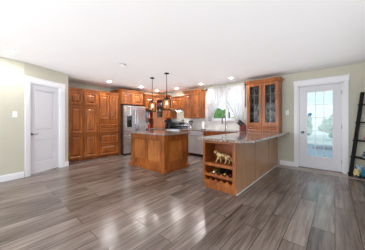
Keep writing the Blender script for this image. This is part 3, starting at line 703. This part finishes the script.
# facing -x: pelvis root
cv = [(0.09, 0, 0.135), (0.02, 0, 0.13), (-0.06, 0, 0.14), (-0.11, 0, 0.165), (-0.145, 0, 0.175), (-0.172, 0, 0.165),   # 0-5 spine to muzzle
      (0.10, 0.022, 0.085), (0.125, 0.022, 0.05), (0.105, 0.022, 0.006), (0.09, 0.022, 0.006),        # 6-9 hind left
      (0.075, -0.024, 0.085), (0.075, -0.026, 0.045), (0.055, -0.026, 0.006), (0.038, -0.026, 0.006),  # 10-13 hind right
      (-0.065, 0.024, 0.08), (-0.045, 0.024, 0.045), (-0.05, 0.024, 0.006), (-0.066, 0.024, 0.006),      # 14-17 fore left
      (-0.075, -0.024, 0.08), (-0.10, -0.025, 0.045), (-0.115, -0.025, 0.006), (-0.13, -0.025, 0.006),      # 18-21 fore right
      (0.13, 0, 0.13), (0.155, 0, 0.09), (0.165, 0.004, 0.05), (0.185, 0.004, 0.035)]                    # 22-25 tail
ce = [(0, 1), (1, 2), (2, 3), (3, 4), (4, 5), (0, 6), (6, 7), (7, 8), (8, 9), (0, 10), (10, 11), (11, 12), (12, 13), (2, 14), (14, 15), (15, 16), (16, 17), (2, 18), (18, 19), (19, 20), (20, 21), (0, 22), (22, 23), (23, 24), (24, 25)]
cr = [0.036, 0.033, 0.038, 0.028, 0.036, 0.022] + [0.022, 0.013, 0.010, 0.010]*2 + [0.019, 0.012, 0.010, 0.011]*2 + [0.011, 0.008, 0.007, 0.007]
t = thing('cat_figurine', 'gold spotted big cat figurine standing on the open peninsula shelf', 'figurine', (-1.475, 2.76, 0.456), 0.06)
skin('body', cv, ce, cr, cat_mat(), t)
for sy in (-1, 1): MB().ball((-0.137, sy*0.021, 0.207), 0.011, 1, (0.6, 1, 1.1)).build('ear', M['bulb'] if False else simple('ear_gold', (196, 160, 90), 0.35), t, smooth=True)
for sy in (-1, 1): MB().ball((-0.167, sy*0.013, 0.184), 0.004, 1).build('eye', M['black'], t, smooth=True)
MB().ball((-0.189, 0, 0.170), 0.006, 1).build('nose', simple('nose_brown', (70, 40, 30)), t, smooth=True)

# --- island
IX0, IX1, IY0, IY1 = -4.24, -2.905, 2.70, 3.54
t = thing('island_cabinet', 'cherry kitchen island with panelled sides and a granite top', 'island', (IX0, IY0, 0))
w, dp = IX1-IX0, IY1-IY0
MB().box(0.04, w-0.04, 0.04, dp-0.02, 0.02, 0.86).build('carcass', M['wood'], t)
for px_, py_ in ((0, 0), (w-0.075, 0), (0, dp-0.075), (w-0.075, dp-0.075)): MB().box(px_, px_+0.075, py_, py_+0.075, 0.0, 0.86).build('corner_post', M['wood'], t, bevel=0.005)
# long side: rails, middle stile, two recessed panels with a bead
def frame_side(nm_par, a0, a1, z0, z1, n, top, bot, stile, along, face, sgn):
    b = MB()
    def bx(u0, u1, v0, v1, w0, w1):
        if along == 'x': b.box(u0, u1, min(face+sgn*v0, face+sgn*v1), max(face+sgn*v0, face+sgn*v1), w0, w1)
        else: b.box(min(face+sgn*v0, face+sgn*v1), max(face+sgn*v0, face+sgn*v1), u0, u1, w0, w1)
    bx(a0, a1, 0.004, 0.03, z1-top, z1); bx(a0, a1, 0.004, 0.03, z0, z0+bot)
    W_ = (a1-a0-stile*(n+1))/n
    for k in range(n+1): u = a0+k*(W_+stile); bx(u, u+stile, 0.004, 0.03, z0+bot, z1-top)
    b.build('frame', M['wood'], nm_par, bevel=0.002)
    for k in range(n):
        b = MB(); u = a0+stile+k*(W_+stile); q = 0.022
        bx(u, u+W_, 0.032, 0.04, z0+bot, z1-top)
        for d_, v_ in ((0.0, 0.012), (q, 0.022)):   # stepped bead round the panel
            e_ = d_+q; lo, hi = z0+bot+d_, z1-top-d_
            bx(u+d_, u+e_, v_, 0.034, lo, hi); bx(u+W_-e_, u+W_-d_, v_, 0.034, lo, hi); bx(u+e_, u+W_-e_, v_, 0.034, lo, lo+q); bx(u+e_, u+W_-e_, v_, 0.034, hi-q, hi)
        b.build('panel_bead', M['wood'], nm_par, bevel=0.004)
        b = MB(); bx(u+2*q, u+W_-2*q, 0.026, 0.034, z0+bot+2*q, z1-top-2*q); b.build('side_panel', M['panel_gold'], nm_par)
frame_side(t, 0.075, w-0.075, 0.0, 0.86, 2, 0.10, 0.19, 0.05, 'x', 0.0, 1)
frame_side(t, 0.075, dp-0.075, 0.0, 0.86, 1, 0.11, 0.20, 0.06, 'y', w, -1)
frame_side(t, 0.075, dp-0.075, 0.0, 0.86, 1, 0.11, 0.20, 0.06, 'y', 0.0, 1)
b = MB(); e = 0.018
b.box(-e, w+e, -e, 0.0, 0, 0.085).box(-e, w+e, dp, dp+e, 0, 0.085).box(w, w+e, 0, dp, 0, 0.085).box(-e, 0, 0, dp, 0, 0.085)
for px_, py_ in ((-0.034, -0.034), (w-0.075, -0.034), (w-0.075, dp-0.075), (-0.034, dp-0.075)): b.box(px_, px_+0.109, py_, py_+0.109, 0, 0.082)
b.build('plinth', M['wood'], t, bevel=0.005)
worktop([(IX0-0.06, IY0-0.05), (IX1+0.05, IY0-0.05), (IX1+0.05, IY1+0.05), (IX0-0.06, IY1+0.05)], 0.862, 0.902, 'granite worktop lying on the kitchen island')

# --- glass display cabinet on the counter
GX0, GX1 = -1.925, -1.085
t = thing('display_cabinet', 'tall cherry display cabinet with two leaded glass doors on the counter', 'cabinet', (GX0, YU, 0)); w = GX1-GX0; dg = YB-YU-0.026
b = MB(); b.box(0, 0.02, 0, dg, 0.902, 2.24).box(w-0.02, w, 0, dg, 0.902, 2.24).box(0.02, w-0.02, 0, dg, 2.20, 2.24).box(0.02, w-0.02, 0, dg, 0.902, 1.11)
b.build('carcass', M['wood'], t, bevel=0.002)
MB().box(0.02, w-0.02, dg-0.01, dg, 1.11, 2.20).build('back_board', M['cup_in'], t)
b = MB(); b.box(0.02, 0.05, 0, 0.018, 1.11, 2.2).box(w-0.05, w-0.02, 0, 0.018, 1.11, 2.2).box(w/2-0.03, w/2+0.03, 0, 0.018, 1.11, 2.2); b.build('face_frame', M['wood'], t)
for zz in (1.36, 1.63, 1.90): MB().box(0.021, w-0.021, 0.03, dg-0.011, zz, zz+0.008).build('shelf', M['glass'], t)
for l, r in ((0.012, w/2-0.006), (w/2+0.006, w-0.012)):
    s = 0.075
    b = MB(); b.box(l, l+s, -0.02, -0.001, 1.09, 2.225).box(r-s, r, -0.02, -0.001, 1.09, 2.225).box(l+s, r-s, -0.02, -0.001, 1.09, 1.15).box(l+s, r-s, -0.02, -0.001, 2.165, 2.225)
    dd = b.build('door', M['wood'], t, bevel=0.003)
    MB().box(l+s-0.008, r-s+0.008, -0.011, -0.007, 1.145, 2.17).build('pane', M['glass'], dd)
    b = MB(); cx_ = (l+r)/2; b.box(cx_-0.005, cx_+0.005, -0.015, -0.004, 1.15, 2.165)
    for zz in (1.40, 1.65, 1.91): b.box(l+s, r-s, -0.015, -0.004, zz-0.005, zz+0.005)
    b.build('leading', M['nickel'], dd)
    dw = cab_door(t, l, r, 0.915, 1.08, 0.035, 'drawer')
crown(t, 0, w, dg, 2.24, 2.325, 0.055)
def glassware(x, y, z, kind, lab, n_):
    if kind == 'tumbler': prof = [(0.03, 0), (0.036, 0.12), (0.033, 0.12), (0.027, 0.01)]
    elif kind == 'goblet': prof = [(0.03, 0), (0.03, 0.004), (0.005, 0.012), (0.005, 0.08), (0.03, 0.11), (0.036, 0.15), (0.03, 0.19), (0.028, 0.19), (0.032, 0.15), (0.003, 0.09)]
    else: prof = [(0.045, 0), (0.055, 0.06), (0.05, 0.15), (0.025, 0.19), (0.032, 0.22), (0.03, 0.22), (0.022, 0.19), (0.046, 0.15), (0.05, 0.06), (0.04, 0.01)]
    o = MB().lathe(prof, 14).build(n_, M['tumbler'], None, smooth=True, loc=(x, y, z))
    tag(o, lab, 'glass', 'glassware in the display cabinet')
sh = {'bottom': 1.11, 'second': 1.368, 'third': 1.638, 'top': 1.908}
for dn, dx in (('left', GX0+0.21), ('right', GX0+0.63)):
    for shn in ('bottom', 'second', 'third', 'top'):
        kinds = {'bottom': ('tumbler', 'jug', 'tumbler'), 'second': ('goblet', 'goblet', 'tumbler'), 'third': ('goblet', 'tumbler', 'goblet'), 'top': (None, 'goblet', None)}[shn]
        for k, kd in enumerate(kinds):
            if kd is None: continue
            glassware(dx+(k-1)*0.095, YU+0.15+0.03*(k % 2), sh[shn], kd, '%s clear %s on the %s shelf behind the %s glass door of the display cabinet' % (('left', 'middle', 'right')[k], kd, shn, dn), {'tumbler': 'tumbler', 'goblet': 'wine_glass', 'jug': 'glass_jug'}[kd])

# ------------------------------------------------------------------ counter items
# faucet
t = thing('faucet', 'tall chrome gooseneck kitchen faucet under the window', 'faucet', (-2.69, 5.22, 0.90))
MB().lathe([(0.032, 0), (0.032, 0.012), (0.02, 0.03), (0.018, 0.10), (0.014, 0.11)], 16).build('base', M['chrome'], t, smooth=True)
pts = [(0, 0, 0.1), (0, 0, 0.40)] + [(0, -0.11+0.11*math.cos(a), 0.40+0.11*math.sin(a)) for a in [PI*k/10 for k in range(1, 11)]]
MB().tube(pts, 0.0115, 12).build('spout', M['chrome'], t, smooth=True)
MB().tube([(0, -0.22, 0.40), (0, -0.22, 0.36), (0, -0.22, 0.22), (0, -0.22, 0.205)], [0.013, 0.016, 0.018, 0.015], 12).build('spray_head', M['steel_dark'], t, smooth=True)
MB().tube([(0.015, 0, 0.07), (0.05, 0, 0.085), (0.085, -0.01, 0.14)], [0.009, 0.008, 0.006], 10).build('lever', M['chrome'], t, smooth=True)
# knife block
t = thing('knife_block', 'red-brown slanted knife block with black handled knives beside the display cabinet', 'knife block', (-2.05, 5.06, 0.90), 0.72)
kb = [(-0.085, 0.0), (0.085, 0.0), (0.085, 0.16), (0.02, 0.25), (-0.085, 0.13)]
MB().prismY(kb, -0.06, 0.06).build('block', simple('red_brown_wood', (112, 34, 22), 0.35, 0, 0.12, 30), t, bevel=0.004)
nrm = Vector((-0.12, 0, 0.105)).normalized()
nrm = Vector((-0.752, 0, 0.659))
for i in range(3):
    for j in range(3):
        u = 0.2+0.3*i; bx_ = -0.085+0.105*u; bz_ = 0.13+0.12*u; y_ = -0.038+0.038*j
        p0 = Vector((bx_, y_, bz_)); p1 = p0+nrm*(0.125+0.014*((i+j) % 3))
        k = MB().tube([p0-nrm*0.004, p0+nrm*0.012, p0+nrm*0.03, p1-nrm*0.01, p1], [0.011, 0.012, 0.013, 0.014, 0.010], 8).build('knife_handle', M['black'], t, smooth=True)
        MB().ball(p1, 0.012, 1).build('butt_cap', M['chrome'], k, smooth=True)
# paper towel
t = thing('paper_towel_holder', 'upright paper towel roll on a dark stand under the wall cabinet', 'paper towel', (-3.52, 5.16, 0.90))
MB().lathe([(0.085, 0), (0.085, 0.012), (0.02, 0.018)], 20).build('base', M['black'], t, smooth=True)
MB().tube([(0, 0, 0.015), (0, 0, 0.33), (0, 0, 0.345)], [0.007, 0.007, 0.013], 10).build('rod', M['black'], t, smooth=True)
MB().lathe([(0.02, 0.02), (0.056, 0.02), (0.056, 0.29), (0.02, 0.29)], 20).build('roll', simple('paper_white', (238, 238, 236), 0.9), t, smooth=False)
# utensil crock
t = thing('utensil_crock', 'grey steel utensil crock with dark utensils right of the range', 'utensil holder', (-4.06, 5.14, 0.90))
MB().lathe([(0.06, 0), (0.065, 0.01), (0.065, 0.17), (0.059, 0.17), (0.056, 0.02)], 18).build('crock', M['steel'], t, smooth=True)
for k in range(6):
    a = k*1.05; p0 = Vector((0.02*math.cos(a), 0.02*math.sin(a), 0.03)); p1 = Vector((0.06*math.cos(a), 0.06*math.sin(a), 0.235+0.02*(k % 3)))
    u = MB().tube([p0, p1], 0.006, 8); u.ball(p1+Vector((0, 0, 0.02)), 0.026, 2, (1, 0.45, 1.35)); u.build('utensil', M['black'], t, smooth=True)
t = thing('canister', 'small pale canister beside the utensil crock', 'canister', (-4.18, 5.2, 0.90))
MB().lathe([(0.04, 0), (0.042, 0.01), (0.042, 0.13), (0.04, 0.14)], 18).build('body', simple('pale_ceramic', (206, 204, 200), 0.3), t, smooth=True)
MB().lathe([(0.043, 0.141), (0.043, 0.155), (0.01, 0.165), (0.012, 0.18), (0.002, 0.185)], 18).build('lid', M['steel'], t, smooth=True)
# toaster oven + coffee maker left of the range
t = thing('coffee_maker', 'black coffee maker next to the appliance garage', 'coffee maker', (-5.225, 5.06, 0.90))
b = MB(); b.box(-0.078, 0.07, -0.14, 0.14, 0, 0.03).box(-0.078, 0.07, 0.03, 0.14, 0.03, 0.25).box(-0.078, 0.07, -0.14, 0.14, 0.25, 0.34); b.build('body', M['black'], t, bevel=0.01)
MB().lathe([(0.055, 0.032), (0.064, 0.08), (0.056, 0.17), (0.05, 0.19)], 16, (-0.004, -0.055, 0)).build('carafe', glass('smoked_glass', (0.3, 0.28, 0.26, 1), gloss=0.1), t, smooth=True)
MB().tube([(-0.066, -0.147, 0.262), (-0.066, -0.147, 0.33)], 0.008, 8).build('level_gauge', M['white'], t, smooth=True)
t = thing('toaster', 'black upright toaster with a grey front between coffee maker and range', 'toaster', (-5.075, 5.14, 0.90))
MB().box(-0.068, 0.068, -0.17, 0.17, 0.012, 0.26).build('body', M['black'], t, bevel=0.02)
MB().box(-0.05, 0.05, -0.177, -0.168, 0.05, 0.23).build('front_plate', M['steel_dark'], t, bevel=0.003)
MB().box(-0.015, 0.015, -0.2, -0.175, 0.15, 0.17).build('lever', M['black'], t, bevel=0.003)
for sx in (-0.05, 0.05):
    for sy in (-0.14, 0.14): MB().tube([(sx, sy, 0), (sx, sy, 0.014)], 0.012, 8).build('foot', M['black'], t)
# red bottle + white box beside the fridge
t = thing('red_bottle', 'red spray bottle on the counter beside the fridge', 'bottle', (-5.62, 4.40, 0.90))
MB().lathe([(0.04, 0), (0.045, 0.01), (0.045, 0.12), (0.02, 0.16), (0.016, 0.18)], 16).build('body', simple('red_plastic', (204, 24, 30), 0.3), t, smooth=True)
MB().lathe([(0.02, 0.18), (0.022, 0.2), (0.012, 0.225)], 12).build('cap', M['white'], t, smooth=True)
t = thing('jar', 'pale storage jar on the counter between fridge and appliance garage', 'jar', (-5.86, 4.42, 0.90))
MB().lathe([(0.06, 0), (0.064, 0.01), (0.064, 0.2), (0.05, 0.22)], 16).build('body', simple('cream_ceramic', (222, 214, 196), 0.35), t, smooth=True)
MB().lathe([(0.055, 0.221), (0.055, 0.24), (0.01, 0.25), (0.012, 0.265), (0.002, 0.27)], 16).build('lid', M['steel'], t, smooth=True)

# ------------------------------------------------------------------ curtain
ry = YB-0.075; rz = 2.315; rx0, rx1 = -3.475, -2.04
t = thing('curtain_rod', 'dark bronze curtain rod above the sink window', 'curtain rod', (-2.75, ry, rz))
MB().tube([(rx0+2.75, 0, 0), (rx1+2.75, 0, 0)], 0.011, 10).build('rod', M['bronze'], t, smooth=True)
for xx in (rx0, rx1): MB().ball((xx+2.75, 0, 0), 0.03, 2).build('finial', M['bronze'], t, smooth=True)
for xx in (rx0+0.06, rx1-0.045): MB().box(xx+2.75-0.008, xx+2.75+0.008, -0.012, 0.074, -0.012, 0.012).build('bracket', M['bronze'], t)
def curtain(x0, x1, opening, label, sd):
    # opening(z): x-limits at height z ; each row spans from its outer edge to the parted inner edge
    bm = bmesh.new(); nx, nz = 64, 26; rows = []
    ztop, zbot = rz+0.035, 1.20
    for j in range(nz+1):
        z = ztop+(zbot-ztop)*j/nz; a, c = opening(z); row = []
        for i in range(nx+1):
            u = i/nx; x = a+(c-a)*u
            amp = 0.004+0.018*min(1, j/6)
            y = ry-0.014-0.02+amp*math.sin(u*34+sd)+0.004*math.sin(u*81+sd*2+z*2)
            row.append(bm.verts.new((x, y-0.003, z)))
        rows.append(row)
    for p, q_ in zip(rows, rows[1:]):
        for i in range(nx): bm.faces.new((p[i], p[i+1], q_[i+1], q_[i]))
    me = bpy.data.meshes.new('curtain'); bm.to_mesh(me); bm.free(); me.materials.append(M['sheer'])
    for p in me.polygons: p.use_smooth = True
    o = bpy.data.objects.new('curtain', me); COL.objects.link(o)
    so = o.modifiers.new('cloth_thickness', 'SOLIDIFY'); so.thickness = 0.0012
    tag(o, label, 'curtain', 'sheer curtains on the sink window')
    return o
apz = 1.86; mid = -2.84
def left_open(z):
    k = max(0, min(1, (apz-z)/(apz-1.26))); return (-3.40, mid-0.02-0.40*k**0.9)
def right_open(z):
    k = max(0, min(1, (apz-z)/(apz-1.26))); return (mid+0.0+0.46*k**0.9, -2.085)
curtain(0, 0, left_open, 'left sheer white curtain panel on the sink window, swept aside', 0.4)
curtain(0, 0, right_open, 'right sheer white curtain panel on the sink window, swept aside', 2.1)
tag(MB().tube([(-2.062, ry-0.03, 2.30), (-2.062, ry-0.03, 1.62)], 0.008, 8).build('curtain_wand', M['bronze'], smooth=True), 'thin dark wand hanging at the right end of the curtain rod', 'wand')

# ------------------------------------------------------------------ lights and ceiling fittings
for x, y, lab in ((-4.35, 0.36, 'round recessed ceiling light nearest the light switch wall'), (-5.36, 2.64, 'round recessed ceiling light in front of the pantry doors'), (-5.31, 3.8, 'round recessed ceiling light in front of the fridge'),
                  (-5.50, 4.72, 'round recessed ceiling light in front of the corner cabinet'), (-4.53, 4.87, 'round recessed ceiling light in front of the range hood'),
                  (-3.39, 4.84, 'round recessed ceiling light between the wall cabinet and the window'), (-2.27, 4.74, 'round recessed ceiling light before the window, beside the display cabinet')):
    t = thing('ceiling_light', lab, 'ceiling light', (x, y, CEIL), 0, 'recessed ceiling lights')
    MB().lathe([(0.047, -0.001), (0.049, -0.005), (0.060, -0.004), (0.063, -0.0005)], 24).build('trim_ring', M['white'], t, smooth=True)
    MB().lathe([(0.001, -0.004), (0.047, -0.004), (0.047, -0.002), (0.001, -0.002)], 24).build('lens', M['lens'], t)
t = thing('smoke_detector', 'round white smoke detector on the ceiling in front of the pantry', 'smoke detector', (-3.54, 2.05, CEIL))
MB().lathe([(0.045, -0.036), (0.058, -0.03), (0.066, -0.012), (0.066, 0)], 24).build('housing', M['white'], t, smooth=True)
MB().lathe([(0.0665, -0.016), (0.0672, -0.012), (0.0672, -0.006), (0.0665, -0.003)], 24).build('vent_band', M['cup_in'], t)
def pendant(x, y, ztop, zbot, label):
    t = thing('pendant_lamp', label, 'pendant lamp', (x, y, CEIL), 0, 'pendant lamps over the island')
    MB().lathe([(0.062, 0), (0.062, -0.018), (0.03, -0.028), (0.008, -0.03)], 20).build('canopy', M['bronze'], t, smooth=True)
    zt, zb = ztop-CEIL, zbot-CEIL
    MB().tube([(0, 0, -0.02), (0, 0, zt+0.05)], 0.0075, 8).build('rod', M['bronze'], t, smooth=True)
    MB().lathe([(0.012, zt+0.06), (0.025, zt+0.045), (0.03, zt+0.01), (0.10, zt-0.005), (0.105, zt-0.018), (0.02, zt-0.02), (0.018, zt-0.07), (0.001, zt-0.07)], 24).build('cap', M['bronze'], t, smooth=False)
    b = MB()
    b.lathe([(0.098, zt-0.018), (0.105, zt-0.06), (0.112, zb+0.06), (0.10, zb), (0.097, zb), (0.109, zb+0.06), (0.102, zt-0.06), (0.095, zt-0.018)], 24)
    b.build('glass_shade', M['amber'], t, smooth=True)
    b = MB()
    for k in range(6):
        a = k*PI/3+0.3; c_, s_ = math.cos(a), math.sin(a)
        b.tube([(0.101*c_, 0.101*s_, zt-0.015), (0.108*c_, 0.108*s_, zt-0.06), (0.115*c_, 0.115*s_, zb+0.06), (0.103*c_, 0.103*s_, zb)], 0.0035, 6)
    b.tube([(0.104*math.cos(2*PI*k/24), 0.104*math.sin(2*PI*k/24), zb) for k in range(25)], 0.004, 6)
    b.build('cage', M['bronze'], t, smooth=True)
    MB().lathe([(0.012, zt-0.07), (0.016, zt-0.09), (0.026, zt-0.13), (0.022, zt-0.16), (0.001, zt-0.175)], 16).build('bulb', M['bulb'], t, smooth=True)
pendant(-3.97, 3.23, 1.755, 1.46, 'left glass lantern pendant hanging over the island, nearer the fridge')
pendant(-3.31, 3.17, 1.785, 1.48, 'right glass lantern pendant hanging over the island, nearer the range')

# ------------------------------------------------------------------ switches
def switch(loc, rz, label, gang=1):
    t = thing('light_switch', label, 'light switch', loc, rz)
    MB().box(-0.036*gang, 0.036*gang, -0.007, -0.0005, -0.058, 0.058).build('plate', M['white'], t, bevel=0.002)
    for k in range(gang): xx = (k-(gang-1)/2)*0.046; MB().box(xx-0.015, xx+0.015, -0.012, -0.006, -0.03, 0.03).build('rocker', M['door'], t, bevel=0.002)
dv = (C1-C0).normalized(); ps = C1-dv*0.14
switch((ps.x, ps.y, 1.33), w1a, 'white light switch on the beige wall beside the white interior door')
switch((-0.965, YB, 1.42), 0, 'white light switch on the wall between display cabinet and exterior door')
# ornament on the exterior door glass
t = thing('glass_ornament', 'small blue ornament hanging on the exterior door glass', 'ornament', (-0.475, yf+0.005, 1.355))
MB().ball((0, -0.002, 0), 0.042, 2, (1, 0.16, 1)).build('disc', simple('blue_glass', (30, 128, 190), 0.2), t, smooth=True)
MB().tube([(0, -0.002, 0.04), (0, -0.002, 0.09)], 0.002, 6).build('thread', M['white'], t)
MB().ball((0.0, 0, 0.092), 0.010, 1, (1, 0.5, 1)).build('suction_cup', M['white'], t, smooth=True)

# ------------------------------------------------------------------ black A-frame shelf at the right edge
t = thing('ladder_shelf', 'black A-frame ladder shelf against the wall beside the exterior door', 'shelf', (0.62, 5.345, 0))
def railx(z): return -0.370+(0.19*z/1.80)
for sg in (1, -1):
    b = MB(); ww = 0.062
    for (ya, yb_) in ((-0.16, -0.02),):
        b.hexa([(sg*railx(0)-ww/2, ya, 0), (sg*railx(0)+ww/2, ya, 0), (sg*railx(0)+ww/2, yb_, 0), (sg*railx(0)-ww/2, yb_, 0)],
               [(sg*railx(1.8)-ww/2, ya+0.08, 1.8), (sg*railx(1.8)+ww/2, ya+0.08, 1.8), (sg*railx(1.8)+ww/2, yb_, 1.8), (sg*railx(1.8)-ww/2, yb_, 1.8)])
    b.build('rail', M['blackwood'], t, bevel=0.004)
LZ = (0.05, 0.415, 0.775, 1.16, 1.53)
for k, zz in enumerate(LZ):
    hw = -railx(zz)+0.046; dp_ = 0.34-0.035*k; pts = [(-hw, -0.012), (hw, -0.012), (hw, -0.12)]
    for j in range(9):
        a = j/8; xx = hw*0.75*math.cos(PI*a); pts.append((xx, -0.12-(dp_-0.12)*math.sin(PI*a)**0.7))
    pts.append((-hw, -0.12))
    MB().prism(pts, zz-0.012, zz+0.012).build('shelf_board', M['blackwood'], t, bevel=0.003)
b = MB().box(-0.128, 0.128, -0.09, -0.02, 1.775, 1.80); b.build('top_board', M['blackwood'], t)
plush_m = lambda n_, c: simple(n_, c, 0.95, 0, 0.15, 40, bump=0.5)
def plush(x, y, z, s, c1, label, grp='stuffed toys on the ladder shelf', rz=0.0, c2=None):
    o = thing('stuffed_toy', label, 'toy', (x, y, z), rz, grp); m = plush_m('plush', c1); m2 = plush_m('plush_light', c2 or c1)
    MB().ball((0, 0, 0.42*s), 0.42*s, 3, (1, 0.9, 1)).build('body', m, o, smooth=True)
    hd = MB().ball((0, -0.08*s, 0.98*s), 0.34*s, 3, (1.05, 0.95, 0.95)).build('head', m, o, smooth=True)
    for sx in (-1, 1):
        MB().ball((sx*0.24*s, -0.05*s, 1.27*s), 0.12*s, 2, (1, 0.6, 1)).build('ear', m2, hd, smooth=True)
        MB().ball((sx*0.40*s, -0.2*s, 0.55*s), 0.14*s, 2, (1, 1, 1.5)).build('arm', m, o, smooth=True)
        MB().ball((sx*0.26*s, -0.38*s, 0.15*s), 0.15*s, 2, (1, 1.4, 1)).build('leg', m2, o, smooth=True)
        MB().ball((sx*0.12*s, -0.385*s, 1.03*s), 0.035*s, 1).build('eye', M['black'], hd, smooth=True)
    MB().ball((0, -0.36*s, 0.9*s), 0.12*s, 2, (1.2, 0.8, 0.8)).build('muzzle', m2, hd, smooth=True)
plush(0.50, 5.19, 0.787, 0.10, (196, 44, 120), 'bright pink stuffed toy on the middle ladder shelf board')
plush(0.475, 5.17, 0.427, 0.11, (70, 92, 112), 'slate blue stuffed toy on the second lowest ladder shelf board', c2=(170, 190, 200))
plush(0.335, 5.11, 0.062, 0.10, (214, 190, 128), 'cream yellow stuffed toy at the left end of the bottom ladder shelf board', c2=(236, 226, 190))
plush(0.385, 5.25, 0.062, 0.14, (150, 186, 210), 'pale blue stuffed toy at the back of the bottom ladder shelf board', c2=(200, 220, 232))
plush(0.45, 5.09, 0.062, 0.11, (30, 120, 142), 'teal stuffed toy at the front of the bottom ladder shelf board')
plush(0.60, 5.22, 0.062, 0.20, (206, 168, 70), 'large golden stuffed toy on the bottom ladder shelf board', c2=(226, 200, 130))

# ------------------------------------------------------------------ outdoors
GR = simple('pale_patio', (226, 230, 228), 0.9, 0, 0.08, 1.5)
struct(MB().box(-30, 20, YB+3.0, 40, -0.35, -0.25).build('ground', GR))
tag(MB().box(-3.2, 4.2, YB+0.2, 12.6, -0.24, -0.14).build('deck', simple('blue_deck_paint', (24, 88, 126), 0.5, 0, 0.15, 3)), 'blue painted deck outside the exterior door', 'deck')
tag(MB().box(-0.85, 0.3, 10.55, 11.0, -0.14, -0.04).build('door_mat', simple('dark_blue_mat', (18, 40, 62), 0.9), bevel=0.02), 'dark rolled mat lying on the blue deck', 'mat')
def tree(x, y, hgt, r, col, label, nm='tree'):
    t = thing(nm, label, 'tree', (x, y, -0.26), random.random()*6)
    MB().tube([(0, 0, 0), (0.03, 0, hgt*0.4), (0, 0.05, hgt*0.75)], [0.12, 0.09, 0.04], 8).build('trunk', simple('bark', (96, 80, 66), 0.9), t, smooth=True)
    b = MB()
    for k in range(26):
        a = random.random()*2*PI; rr = r*random.random()**0.5; zz = hgt*(0.12+0.85*random.random())
        f = 1-0.5*abs(zz/hgt-0.45)
        b.ball((rr*math.cos(a)*f, rr*math.sin(a)*f, zz), r*(0.28+0.2*random.random()), 2)
    for v in b.bm.verts: v.co += Vector((random.uniform(-1, 1), random.uniform(-1, 1), random.uniform(-1, 1)))*r*0.055
    b.build('foliage', simple('leaves', col, 0.8, 0, 0.35, 5), t)
tree(-6.2, 11.5, 2.15, 0.95, (96, 140, 74), 'green leafy tree outside the sink window, seen left of its mullion')
tree(-4.3, 10.3, 1.75, 0.65, (126, 164, 84), 'yellow green shrub outside the sink window, seen right of its mullion')
HL = ('leftmost', 'second', 'third', 'fourth', 'rightmost')
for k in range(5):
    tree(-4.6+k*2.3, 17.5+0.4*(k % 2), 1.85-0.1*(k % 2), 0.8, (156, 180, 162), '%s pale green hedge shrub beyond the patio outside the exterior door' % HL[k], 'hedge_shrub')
